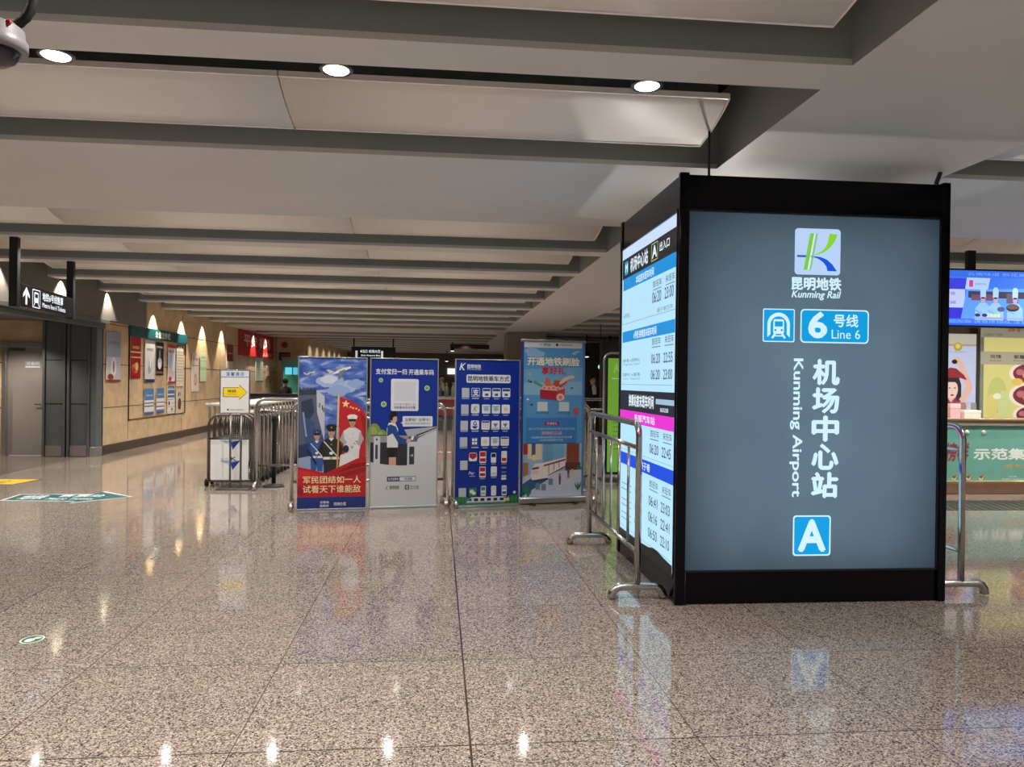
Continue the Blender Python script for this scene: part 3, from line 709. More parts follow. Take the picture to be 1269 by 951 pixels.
def draw_pay(a, W_, h):
    z = lambda p: h*(1-p); x = lambda p: W_*p
    BL = (10, 48, 148)
    a.rect(0, 0, W_, h, BL)
    a.text('支付宝扫一扫', x(.075), z(.105), x(.53), z(.068), (244, 246, 250), .015); a.text('开通乘车码', x(.56), z(.107), x(.935), z(.070), (244, 246, 250), .015)
    a.rrect(x(.30), z(.35), x(.71), z(.135), .02, (226, 230, 238)); a.rect(x(.345), z(.285), x(.665), z(.155), (214, 218, 228))
    a.text('打开支付宝扫一扫', x(.345), z(.315), x(.665), z(.297), (120, 120, 126), 0); a.text('领取乘车码与优惠', x(.345), z(.337), x(.665), z(.318), (70, 72, 80), .01)
    for px, pz, r in ((.15, .145, .026), (.835, .195, .032), (.195, .305, .034)):
        a.ell(x(px), z(pz), r, r, (214, 232, 214)); a.ell(x(px), z(pz), r*.82, r*.82, (142, 190, 84)); a.ell(x(px), z(pz), r*.35, r*.35, (96, 140, 60))
    # green hills, gates and passenger
    for px, pz, rx, rz in ((.06, .52, .09, .16), (.17, .54, .08, .12), (.26, .55, .06, .07)): a.ell(x(px), z(pz), rx, rz, (128, 150, 66)); a.ell(x(px)-.015, z(pz)+.01, rx*.6, rz*.7, (158, 174, 100))
    a.rect(0, z(.72), x(.9), z(.51), (44, 46, 50)); a.poly([(0, z(.515)), (x(.62), z(.515)), (x(.6), z(.56)), (0, z(.56))], (150, 152, 156))
    a.rrect(x(.055), z(.72), x(.15), z(.52), .015, (206, 208, 212)); a.rect(x(.08), z(.67), x(.115), z(.575), (58, 60, 64)); a.ell(x(.10), z(.54), .012, .014, (60, 62, 66))
    a.poly([(x(.55), z(.72)), (x(.55), z(.55)), (x(.70), z(.535)), (x(1), z(.47)), (x(1), z(.72))], (206, 208, 214))
    a.poly([(x(.50), z(.475)), (x(1), z(.455)), (x(1), z(.48)), (x(.68), z(.53)), (x(.56), z(.52))], (176, 180, 188)); a.poly([(x(.66), z(.515)), (x(1), z(.457)), (x(1), z(.463)), (x(.7), z(.518))], (40, 44, 56))
    a.poly([(x(.54), z(.555)), (x(.57), z(.52)), (x(.72), z(.52)), (x(.69), z(.558))], (96, 100, 120)); a.poly([(x(.60), z(.545)), (x(.615), z(.52)), (x(.65), z(.52)), (x(.635), z(.545))], (230, 240, 250))
    a.rect(x(.58), z(.71), x(.655), z(.59), (52, 54, 60)); a.text('→', x(.595), z(.66), x(.64), z(.64), (230, 230, 230))
    a.rect(x(.28), z(.72), x(.385), z(.655), (214, 166, 144)); a.poly([(x(.26), z(.66)), (x(.265), z(.585)), (x(.40), z(.585)), (x(.405), z(.66))], (26, 26, 30))
    a.poly([(x(.25), z(.595)), (x(.245), z(.47)), (x(.27), z(.43)), (x(.36), z(.425)), (x(.41), z(.47)), (x(.41), z(.595))], (222, 224, 226))
    a.poly([(x(.25), z(.52)), (x(.255), z(.45)), (x(.30), z(.44)), (x(.38), z(.455)), (x(.43), z(.52)), (x(.55), z(.545)), (x(.54), z(.575)), (x(.42), z(.57)), (x(.33), z(.50))], (30, 74, 140))
    a.poly([(x(.53), z(.555)), (x(.56), z(.535)), (x(.61), z(.54)), (x(.585), z(.562)), (x(.54), z(.565))], (226, 160, 140))
    a.ell(x(.345), z(.405), .04, .052, (216, 170, 146)); a.poly([(x(.29), z(.41)), (x(.28), z(.385)), (x(.31), z(.355)), (x(.37), z(.352)), (x(.405), z(.372)), (x(.38), z(.385)), (x(.335), z(.392)), (x(.325), z(.415))], (24, 22, 26))
    a.rrect(x(.475), z(.455), x(.925), z(.385), .015, (226, 230, 240)); a.poly([(x(.48), z(.435)), (x(.445), z(.432)), (x(.48), z(.42))], (226, 230, 240))
    a.text('没零钱？忘带卡！', x(.51), z(.42), x(.885), z(.398), (50, 52, 70), .008); a.text('乘坐昆明地铁用乘车码', x(.51), z(.442), x(.885), z(.427), (120, 124, 140), 0)
    n = 14
    a.poly([(0, 0), (W_, 0)]+[(W_*(1-i/n), z(.715-.028*(1-(2*(1-i/n)-1)**2)*-1 if False else .688+.028*(1-(2*(i/n)-1)**2))) for i in range(n+1)], (206, 207, 206))
    a.rect(x(.255), z(.822), x(.68), z(.79), (30, 50, 110)); a.rect(x(.44), z(.818), x(.673), z(.794), (226, 227, 232))
    a.text('支付宝乘车', x(.27), z(.815), x(.425), z(.797), (230, 232, 240)); a.text('一码通城', x(.48), z(.815), x(.63), z(.797), (60, 70, 100))
    a.text('K', x(.235), z(.877), x(.28), z(.85), (110, 120, 110), 0, .3); a.text('昆明地铁', x(.295), z(.875), x(.435), z(.85), (70, 72, 76), .01)
    a.rrect(x(.52), z(.88), x(.585), z(.847), .01, (60, 70, 84)); a.text('支', x(.53), z(.876), x(.575), z(.851), (230, 232, 236), .01); a.text('支付宝', x(.60), z(.877), x(.73), z(.85), (110, 114, 120), 0)
banner(-.812, 9.295, -.003, 9.44, 1.82, 'blue banner with white lower part and man at a ticket gate', draw_pay)

def draw_ways(a, W_, h):
    z = lambda v: h-v*h/856/2.0*1.0*0 - (v/1640.)*h   # v in crop rows (0..1640 over the sheet)
    x = lambda u: (u-66)/(822-66)*W_
    BL = (12, 46, 148)
    a.rect(0, 0, W_, h, BL); LW = (232, 236, 246); CAP = (170, 186, 224); QR = (190, 196, 202)
    a.text('K', x(110), z(118), x(180), z(42), LW, .02, .3); a.text('昆明地铁', x(200), z(100), x(358), z(54), LW, .025); a.text('Kunming Rail', x(200), z(118), x(358), z(104), LW, .01)
    a.rrect(x(192), z(258), x(712), z(166), .02, LW); a.text('昆明地铁乘车方式', x(208), z(240), x(695), z(182), (30, 40, 84), .02)
    def icon(u, v, kind, w_=98, hh=100):
        a.rrect(x(u), z(v+hh), x(u+w_), z(v), .012, LW); cx, cz = x(u+w_/2), z(v+hh/2)
        rng = random.Random(hash((int(u), int(v))) % 1000 if False else int(u*7+v*3))
        if kind == 0: a.rect(x(u+6), z(v+34), x(u+w_-6), z(v+8), (40, 70, 140)); a.rect(x(u+30), z(v+86), x(u+w_-30), z(v+60), (60, 90, 130))
        elif kind == 1: a.ell(cx, cz, .035, .026, (150, 190, 196)); a.rect(x(u+8), z(v+28), x(u+w_-8), z(v+12), (150, 200, 190))
        elif kind == 2: a.rect(x(u+6), z(v+24), x(u+w_-6), z(v+6), (60, 80, 140)); [a.rect(x(u+14+26*i), z(v+56+24*j), x(u+30+26*i), z(v+40+24*j), (214, 196, 170)) for i in range(3) for j in range(2)]
        elif kind == 3: a.poly([(cx-.03, cz+.02), (cx+.03, cz+.02), (cx, cz-.03)], (100, 130, 170)); a.rect(x(u+12), z(v+90), x(u+w_-12), z(v+80), (150, 170, 190))
        elif kind == 4: a.ell(cx, cz, .026, .026, (226, 208, 150))
        a.rect(x(u+18), z(v+hh+24), x(u+w_-18), z(v+hh+14), CAP)
    # columns: code card (left blank), app icon, three steps
    R = [316, 500, 680, 862]
    kinds = [(0, 0, 0), (1, 1, 4), (2, 3, 3), (4, 1, 2)]
    for i, v in enumerate(R):
        dx = -6*i
        a.rect(x(140+dx), z(v+106), x(226+dx), z(v), QR); a.rect(x(140+dx), z(v+122), x(226+dx), z(v+112), CAP)
        if i == 0: a.rrect(x(252), z(v+96), x(350), z(v), .012, LW); a.rrect(x(257), z(v+91), x(345), z(v+5), .01, (18, 70, 170)); a.text('支', x(270), z(v+84), x(334), z(v+14), LW, .03)
        if i == 1: a.rrect(x(248), z(v+98), x(346), z(v-6), .02, (226, 232, 226)); a.text('K', x(276), z(v+76), x(320), z(v+20), (110, 140, 110), .01, .3)
        if i == 2: a.rrect(x(246), z(v+98), x(344), z(v-4), .02, LW); a.text('G', x(276), z(v+52), x(314), z(v+8), (30, 60, 120), .03); a.poly([(x(262), z(v+60)), (x(328), z(v+60)), (x(310), z(v+86)), (x(280), z(v+86))], (30, 60, 120))
        if i == 3:
            a.rrect(x(246), z(v+98), x(340), z(v), .012, (70, 100, 180)); a.rrect(x(250), z(v+94), x(336), z(v+4), .01, (18, 54, 150))
            for p in range(2):
                for q_ in range(2): a.rect(x(264+32*p), z(v+44+38*q_), x(290+32*p), z(v+14+38*q_), LW)
        a.rect(x(258), z(v+122), x(338), z(v+108), CAP)
        for jn, u in enumerate((380, 496, 612)): icon(u-4*i, v, kinds[i][jn])
    RED = (186, 34, 46)
    a.rect(x(128), z(1224), x(214), z(1120), QR); a.rrect(x(228), z(1130), x(322), z(1034), .02, LW); a.poly([(x(232), z(1040)), (x(318), z(1040)), (x(318), z(1084)), (x(275), z(1110)), (x(232), z(1084))], RED)
    def phone(u, v, w_, hh, c1, c2): a.rrect(x(u), z(v+hh), x(u+w_), z(v), .01, LW); a.rect(x(u+6), z(v+hh*.45), x(u+w_-6), z(v+8), c1); a.rect(x(u+6), z(v+hh-14), x(u+w_-6), z(v+hh*.6), c2); a.rect(x(u+4), z(v+hh+18), x(u+w_-4), z(v+hh+10), CAP)
    phone(352, 1020, 78, 130, RED, RED); phone(486, 1040, 62, 110, (30, 40, 70), (236, 236, 240)); phone(610, 1020, 66, 130, (226, 230, 236), RED)
    phone(352, 1192, 74, 120, RED, (170, 30, 40)); phone(486, 1192, 72, 110, (226, 230, 220), (200, 206, 200))
    a.text('Pay', x(228), z(1284), x(292), z(1244), LW, .01, .2); a.rect(x(236), z(1300), x(302), z(1292), CAP)
    for v, c_ in ((1196, (120, 130, 180)), (1246, (90, 110, 190)), (1290, (200, 208, 230)), (1320, LW)): a.rect(x(612), z(v+24), x(670), z(v), c_)
    a.rect(x(114), z(1528), x(200), z(1424), QR); a.rrect(x(232), z(1520), x(322), z(1424), .012, (60, 130, 80)); a.ell(x(266), z(1466), .028, .024, (200, 236, 190)); a.ell(x(290), z(1484), .024, .02, (224, 244, 220))
    phone(370, 1408, 60, 110, (70, 130, 110), (160, 196, 190)); phone(492, 1408, 60, 110, (226, 214, 190), (226, 230, 236)); phone(618, 1408, 58, 110, (180, 196, 190), (60, 90, 130))
    # hills, bushes and the white train
    for px, rx, rz, c_ in ((.1, .2, .12, (36, 104, 96)), (.4, .24, .10, (54, 120, 130)), (.75, .22, .09, (40, 104, 110)), (.92, .14, .13, (34, 104, 70))):
        P_ = [(min(W_, max(0, W_*px+rx*math.cos(t))), .012+rz*math.sin(t)) for t in [PI*k/16 for k in range(17)]]; a.poly(P_, c_)
    a.rect(0, .012, W_, .045, (52, 120, 90))
    for px in (.03, .08, .13, .18, .84, .9, .96):
        for t in (-.5, 0, .5): a.poly([(W_*px, .03), (W_*px+.03*math.sin(t)+.012, .09), (W_*px+.045*math.sin(t), .14), (W_*px+.03*math.sin(t)-.012, .09)], (40, 120, 70) if t else (70, 150, 90))
    a.poly([(W_*.18, .05), (W_*.21, .10), (W_*.26, .125), (W_*.74, .125), (W_*.78, .10), (W_*.78, .05)], (214, 220, 226))
    for px in (.30, .40, .50, .60, .70): a.rect(W_*px, .075, W_*px+.05, .108, (30, 36, 48))
    a.poly([(W_*.2, .08), (W_*.225, .108), (W_*.26, .108), (W_*.26, .08)], (40, 60, 90)); a.rect(W_*.19, .055, W_*.77, .062, (60, 110, 180))
    for px in (.79, .83): a.ell(W_*px, .085, .018, .024, (224, 190, 150))
    a.ell(W_*.93, .17, .018, .018, (220, 226, 226)); a.rect(0, .012, W_, .034, (120, 160, 140))
banner(.212, 9.345, 1.022, 9.52, 1.825, 'blue banner covered in rows of small app icons', draw_ways)

def draw_face(a, W_, h):
    # u,v in fractions of the sheet
    g_ = lambda p: p*.75 if p < .65 else (.4875+(p-.65)*1.066 if p < .808 else .656+(p-.808)*1.792)
    x = lambda p: W_*p; z = lambda p: .09+(h-.10)*(1-g_(p))
    SK = (92, 158, 214)
    a.rect(0, .09, W_, h-.01, SK); a.rect(0, .09, x(.035), h-.01, (36, 66, 150)); a.rect(x(.96), .09, W_, h-.01, (84, 130, 190))
    a.poly([(x(.04), z(.34)), (x(.96), z(.30)), (x(.96), z(.46)), (x(.04), z(.46))], (142, 190, 226)); a.poly([(x(.04), z(.24)), (x(.96), z(.22)), (x(.96), z(.34)), (x(.04), z(.36))], (116, 176, 222))
    a.rect(x(.04), z(.055), x(.95), z(0), (216, 220, 226)); a.text('K', x(.28), z(.04), x(.32), z(.018), (120, 130, 120), 0, .3); a.text('昆明地铁', x(.34), z(.04), x(.455), z(.018), (50, 54, 60), .01)
    a.ell(x(.55), z(.028), .018, .018, (30, 40, 60)); a.text('云南农村信用社', x(.59), z(.038), x(.80), z(.02), (80, 84, 90), 0)
    for px, pz, s in ((.15, .085, .55), (.22, .115, .7)): cloud(a, x(px), z(pz), s, (150, 190, 226))
    a.poly([(x(.78), z(.10)), (x(.86), z(.075)), (x(.93), z(.08)), (x(.86), z(.095)), (x(.84), z(.115))], (170, 206, 232))
    TW = (246, 240, 220)
    a.text('开通地铁刷脸', x(.085), z(.212), x(.915), z(.133), (60, 110, 180), .045); a.text('开通地铁刷脸', x(.09), z(.208), x(.91), z(.137), TW, .03)
    a.text('享好礼', x(.315), z(.282), x(.685), z(.222), (206, 50, 62), .03)
    # gift box with ribbons
    a.poly([(x(.36), z(.35)), (x(.38), z(.30)), (x(.44), z(.33)), (x(.48), z(.38)), (x(.36), z(.39))], (216, 120, 80)); a.poly([(x(.48), z(.38)), (x(.52), z(.33)), (x(.62), z(.34)), (x(.58), z(.40))], (196, 84, 60))
    a.poly([(x(.58), z(.36)), (x(.66), z(.31)), (x(.80), z(.285)), (x(.84), z(.31)), (x(.74), z(.325)), (x(.64), z(.36))], (232, 206, 160))
    a.poly([(x(.2), z(.335)), (x(.36), z(.385)), (x(.35), z(.40)), (x(.19), z(.36))], (90, 160, 110)); a.poly([(x(.58), z(.385)), (x(.71), z(.335)), (x(.72), z(.35)), (x(.60), z(.405))], (190, 70, 110))
    for px, pz in ((.36, .40), (.43, .405), (.5, .40), (.57, .41), (.63, .42)): a.ell(x(px), z(pz), .035, .035, (236, 190, 180)); a.ell(x(px), z(pz), .018, .018, (222, 120, 120))
    a.poly([(x(.29), z(.415)), (x(.56), z(.425)), (x(.56), z(.505)), (x(.29), z(.49))], (178, 46, 72)); a.poly([(x(.56), z(.425)), (x(.68), z(.40)), (x(.68), z(.48)), (x(.56), z(.505))], (206, 70, 84))
    a.ell(x(.61), z(.48), .055, .05, (240, 200, 170)); a.ell(x(.61), z(.48), .025, .025, (226, 130, 120))
    for px, pz, c_ in ((.13, .285, (226, 196, 90)), (.11, .34, (190, 70, 60)), (.145, .35, (70, 60, 120)), (.79, .40, (60, 90, 130)), (.1, .50, (236, 240, 244)), (.16, .545, (50, 70, 90))): a.poly([(x(px)-.02, z(pz)), (x(px), z(pz)+.018), (x(px)+.022, z(pz)), (x(px), z(pz)-.012)], c_)
    for px in (.25, .59): a.rect(x(px), z(.60), x(px+.16), z(.52), (206, 216, 226)); a.text('扫一扫 开通', x(px-.02), z(.622), x(px+.18), z(.608), (70, 90, 110), 0)
    a.ell(x(.86), z(.595), .034, .042, (214, 84, 96)); a.poly([(x(.835), z(.61)), (x(.885), z(.61)), (x(.86), z(.645))], (196, 70, 84))
    a.rect(x(.085), z(.808), x(.875), z(.655), (64, 130, 200)); a.rrect(x(.37), z(.70), x(.60), z(.678), .008, (150, 40, 80)); a.text('开通有礼', x(.40), z(.696), x(.57), z(.682), (240, 220, 220), .01)
    a.text('首次开通地铁刷脸乘车成功后', x(.12), z(.728), x(.85), z(.714), (190, 214, 236), 0); a.text('享随机立减', x(.32), z(.757), x(.64), z(.737), (240, 180, 170), .01); a.text('活动期间乘地铁刷脸出行每日可享优惠', x(.16), z(.779), x(.80), z(.766), (220, 234, 246), 0); a.text('以实际页面展示为准', x(.30), z(.795), x(.66), z(.783), (220, 234, 246), 0)
    # street scene with the light train
    zz = lambda p: z(.81)+(z(1.0)-z(.81))*p
    a.rect(x(.035), z(1.0), x(.96), z(.81), (150, 186, 214))
    for x0, x1, p0, p1, c_ in ((.04, .11, 0, .2, (176, 50, 50)), (.11, .17, 0, .28, (226, 210, 170)), (.17, .23, .0, .25, (60, 96, 150)), (.23, .33, 0, .3, (214, 206, 180)), (.35, .5, 0, .35, (110, 160, 196)), (.5, .68, 0, .3, (120, 176, 216)), (.72, .92, 0, .40, (150, 76, 60)), (.04, .12, .35, .6, (176, 120, 80))): a.rect(x(x0), zz(p1), x(x1), zz(p0), c_)
    for i in range(5): a.rect(x(.74+.035*i), zz(.40), x(.75+.035*i), zz(.02), (120, 54, 44))
    a.rect(x(.70), zz(.55), x(.94), zz(.36), (96, 58, 56)); a.ell(x(.21), zz(.26), .035, .04, (226, 214, 150)); a.ell(x(.92), zz(.5), .04, .05, (60, 120, 70))
    a.poly([(x(.035), zz(.62)), (x(.2), zz(.55)), (x(.96), zz(.5)), (x(.96), zz(1)), (x(.035), zz(1))], (196, 206, 224))
    a.poly([(x(.035), zz(.75)), (x(.2), zz(.62)), (x(.45), zz(.66)), (x(.2), zz(.85)), (x(.035), zz(.98))], (52, 96, 140))
    a.poly([(x(.16), zz(.62)), (x(.17), zz(.47)), (x(.22), zz(.38)), (x(.34), zz(.36)), (x(.70), zz(.26)), (x(.70), zz(.42)), (x(.42), zz(.64)), (x(.30), zz(.68)), (x(.18), zz(.68))], (236, 222, 222))
    a.poly([(x(.18), zz(.45)), (x(.29), zz(.43)), (x(.28), zz(.47)), (x(.18), zz(.49))], (120, 50, 60)); a.rect(x(.18), zz(.57), x(.28), zz(.50), (216, 206, 210)); a.poly([(x(.36), zz(.40)), (x(.70), zz(.29)), (x(.70), zz(.32)), (x(.36), zz(.43))], (120, 50, 60))
    for p in (.44, .52, .60): a.line([(x(p), zz(.40-(p-.44)*.3)), (x(p), zz(.56-(p-.44)*.7))], .008, (60, 50, 60))
    a.line([(x(.43), zz(.60)), (x(.69), zz(.44))], .012, (90, 40, 50)); a.line([(x(.2), zz(.70)), (x(.42), zz(.66))], .02, (40, 60, 90))
    for px, pz, c1, c2 in ((.615, .62, (170, 60, 70), (36, 40, 90)), (.75, .50, (120, 70, 60), (40, 70, 130)), (.81, .50, (220, 196, 120), (226, 206, 170))):
        a.rect(x(px)-.012, zz(pz+.16), x(px)-.002, zz(pz+.06), c2); a.rect(x(px)+.002, zz(pz+.16), x(px)+.012, zz(pz+.06), c2); a.rect(x(px)-.016, zz(pz+.07), x(px)+.016, zz(pz-.01), c1); a.ell(x(px), zz(pz-.035), .012, .012, (60, 40, 40))
    for px, pz in ((.27, .80), (.36, .82), (.47, .72)): a.rect(x(px)-.03, zz(pz+.06), x(px)+.03, zz(pz-.06), (110, 140, 160))
    for px, pz in ((.07, .85), (.12, .92), (.9, .82)):
        for t in (-.8, 0, .8): a.poly([(x(px), zz(pz+.08)), (x(px)+.04*math.sin(t)+.015, zz(pz)), (x(px)+.06*math.sin(t), zz(pz-.09)), (x(px)+.03*math.sin(t)-.015, zz(pz))], (50, 130, 90))
banner(1.05, 9.58, 1.90, 9.75, 2.09, 'sky-blue roll-up banner with a light train and gift box', draw_face, pull=True)

# ------------------------------------------------------------------ luggage trolleys nested in a row
def trolley():
    t = thing('luggage_trolley', 'front luggage trolley of the nested row, white sign plate with blue arrows', 'luggage trolley', (-2.95, 11.2, 0), 0, 'nested luggage trolleys')
    mb = MB(); r = .16; hw = .30; hh = 1.03
    path = [(-hw, .10), (-hw, hh-r)]+arc(-hw+r, hh-r, r, 180, 90)[1:]+arc(hw-r, hh-r, r, 90, 0)+[(hw, .10)]
    mb.tube([(x, 0, z) for x, z in path], .019, 8); mb.tube([(-hw, 0, .69), (hw, 0, .69)], .015, 8); mb.tube([(-hw, 0, .09), (hw, 0, .09)], .02, 8)
    for sx_ in (-1, 1): mb.tube([(sx_*hw, 0, .10), (sx_*(hw-.03), .75, .13)], .018, 8)
    mb.build('frame', STEELD, t)
    mb = MB()
    path = [(-hw-.02, .10, .09), (-hw-.02, .11, 1.06), (-hw-.02, .07, 1.14), (-hw-.02, .0, 1.17)]
    for sx_ in (-1, 1):
        mb = MB(); mb.tube([(-sx_*p[0], p[1], p[2]) for p in path], .016, 8); mb.build('handle_post', STEEL, t)
    mb = MB(); mb.tube([(-hw-.04, -.0, 1.175), (hw+.04, -.0, 1.175)], .02, 10); mb.build('handle', mat('pale_handle_plastic', (206, 202, 192), .4), t)
    mb = MB()
    for i in range(5): mb.tube([(-.2+.1*i, .02, .72), (-.2+.1*i, .05, 1.0)], .006, 6)
    mb.box(-.2, .2, .0, .14, .70, .715); mb.build('basket', STEELD, t)
    for sx_ in (-1, 1):
        mb = MB(); mb.lathe([(.03, -.02), (.055, -.018), (.055, .018), (.03, .02)], (sx_*(hw+.035), .06, .056), 16, 'x'); mb.build('wheel', RUBBER, t)
    return t
tr0 = trolley()
ROW = 16
cps = []
for i in range(1, ROW):
    lb = ('last luggage trolley at the back of the nested row' if i == ROW-1 else 'steel luggage trolley nested in the middle of the trolley row')
    cps.append(dup(tr0, (-2.95+.005*i, 11.2+.25*i, 0), 0, lb, 'nested luggage trolleys'))
mb = MB(); mb.box(-.26, .26, -.006, .006, .10, .675, .004); pl = mb.build('sign_plate', WHITE, tr0, (0, -.018, 0))
a = Art()
for zc in (.60, .31):
    a.poly([(-.14, zc+.07), (.15, zc+.07), (.09, zc+.035), (-.06, zc+.03)], (150, 176, 206)); a.poly([(.0, zc+.035), (.15, zc+.07), (.04, zc-.07), (.035, zc-.03)], (24, 60, 150)); a.poly([(-.06, zc+.03), (.02, zc+.03), (.035, zc-.06), (.02, zc-.02)], (206, 214, 226))
a.text('K', .02, .38, .09, .43, (40, 60, 100), .03); a.text('机场', -.12, .38, -.02, .42, (170, 180, 196), 0)
a.build('plate_print', pl, (0, -.0065, 0))

# arrow notice on two legs
t = thing('notice_stand', 'white notice board on legs with a yellow arrow pointing right', 'sign stand', (-2.83, 10.98, 0))
mb = MB(); mb.box(-.22, .24, -.13, .15, 0, .022, .004); mb.build('base_plate', STEELD, t)
for x in (-.06, .085):
    mb = MB(); mb.tube([(x, .0, .02), (x, .0, 1.09)], .014, 10); mb.build('leg', STEELD, t)
mb = MB(); mb.box(-.205, .205, -.028, -.004, 1.06, 1.675, .006); bd = mb.build('board', STEEL, t)
a = Art(rough=.5); a.rect(-.19, 1.075, .19, 1.66, (222, 220, 218)); a.rect(-.19, 1.575, .19, 1.655, (206, 212, 226)); a.rect(-.19, 1.567, .19, 1.575, (40, 50, 80))
for i, ch in enumerate('温馨提示'): a.text(ch, -.12+.065*i, 1.59, -.07+.065*i, 1.64, (50, 80, 140), .015)
AW = [(-.15, 1.30), (.06, 1.30), (.06, 1.265), (.165, 1.36), (.06, 1.455), (.06, 1.42), (-.15, 1.42)]
a.poly([(px*1.05-.002, 1.36+(pz-1.36)*1.12) for px, pz in AW], (40, 36, 20)); a.poly(AW, (240, 208, 30)); a.text('地铁', -.10, 1.355, .02, 1.395, (60, 50, 20), .02); a.text('Metro Line', -.10, 1.325, .02, 1.342, (60, 50, 20), 0)
a.ell(-.09, 1.115, .013, .013, (40, 40, 44)); a.text('昆明长水国际机场', -.06, 1.105, .12, 1.125, (90, 90, 96), 0)
a.build('board_print', bd, (0, -.0285, 0))

# black belt post
t = thing('belt_post', 'black queue belt post on a round base beside the trolleys', 'queue post', (-2.345, 11.24, 0))
mb = MB(); mb.lathe([(.155, 0), (.155, .012), (.13, .025), (.05, .035), (.03, .05)], n=32); mb.build('base', BLACKM, t)
mb = MB(); mb.lathe([(.03, .03), (.03, .93), (.037, .94), (.037, 1.01), (.028, 1.03), (.004, 1.032)], n=20); mb.build('post', BLACKM, t)
mb = MB(); mb.box(-.012, .012, -.05, -.03, .95, 1.0, .003); mb.build('belt_clip', RUBBER, t)

# ------------------------------------------------------------------ hanging sign on the left
t = thing('hanging_sign', 'black hanging sign with white arrow on two ceiling poles, left side', 'sign', (-5.147, 10.52, 2.525), math.radians(7.0))
for y in (-.957, .957):
    mb = MB(); mb.box(-.045, .045, y-.045, y+.045, -.15, H-2.525, .004); mb.build('pole', BLACKM, t)
mb = MB(); mb.box(-.04, .04, -.912, .912, -.135, .145, .006); pn = mb.build('panel', mat('black_sign_face', (12, 14, 22), .35, noise=.1), t)
a = Art(emit=1.1)
WS = (236, 244, 250)
a.poly([(.13, -.1), (.13, .03), (.07, -.02), (.07, .02), (.15, .115), (.23, .02), (.23, -.02), (.17, .03), (.17, -.1)], WS)
a.rrect(.30, -.115, .50, .115, .012, WS); a.rrect(.31, -.105, .49, .105, .01, (12, 14, 22), 0); a.rrect(.345, -.05, .455, .08, .015, WS); a.rect(.36, .01, .44, .06, (12, 14, 22), 0); a.line([(.36, -.05), (.33, -.095)], .012, WS); a.line([(.44, -.05), (.47, -.095)], .012, WS)
a.text('地铁6号线售票', .56, .0, 1.15, .105, WS, .015); a.text('Metro line 6 Tickets', .56, -.085, 1.22, -.025, WS, .008)
o = a.build('sign_lettering', pn, (.0405, -.90, 0), (0, 0, PI/2)); o.scale = (1.24, 1, 1)

# notice board on the stone wall
WX = -6.62
nb = thing('notice_board', 'framed notice board with green header on the stone wall', 'notice board', (WX, 18.85, .62))
mb = MB()
for y in (-1.83, 1.81): mb.box(0, .02, y, y+.02, 0, 1.82)
mb.box(0, .02, -1.83, 1.83, 0, .02); mb.build('frame', mat('dark_board_frame', (60, 44, 34), .5), nb)
mb = MB(); mb.box(0, .05, -1.85, 1.83, 1.81, 2.05, .006); hd = mb.build('header', mat('dark_teal_header', (18, 84, 92), .4, noise=.08), nb)
a = Art(); a.text('公益宣传栏', 0, 0, .98, .15, (226, 240, 240), .02, spacing=1.25); a.build('header_lettering', hd, (.051, -.42, 1.855), (0, 0, PI/2))
# wall-mounted poster sheets: y0,y1,z0,z1
def wall_poster(y0, y1, z0, z1, label, draw, x=WX, grp='posters on the stone wall', nm='poster'):
    t = thing(nm, label, 'poster', (x, y0, z0), PI/2, grp)
    mb = MB(); mb.box(0, y1-y0, -.030, -.022, 0, z1-z0); mb.build('sheet', WHITE, t)
    a = Art(rough=.4); draw(a, y1-y0, z1-z0); a.build('print', t, (0, -.0305, 0))
    return t
def P_simple(base, bands, txt=None, tc=(70, 70, 76), txtz=.8, fig=None):
    def d(a, w_, h_):
        a.rect(0, 0, w_, h_, base)
        for p0, p1, c_ in bands: a.rect(0, h_*p0, w_, h_*p1, c_)
        if fig:
            for (cx, cz, rx, rz, c_) in fig: a.ell(w_*cx, h_*cz, w_*rx, h_*rz, c_)
        if txt: a.text(txt, w_*.15, h_*txtz, w_*.85, h_*(txtz+.07), tc, .01)
    return d
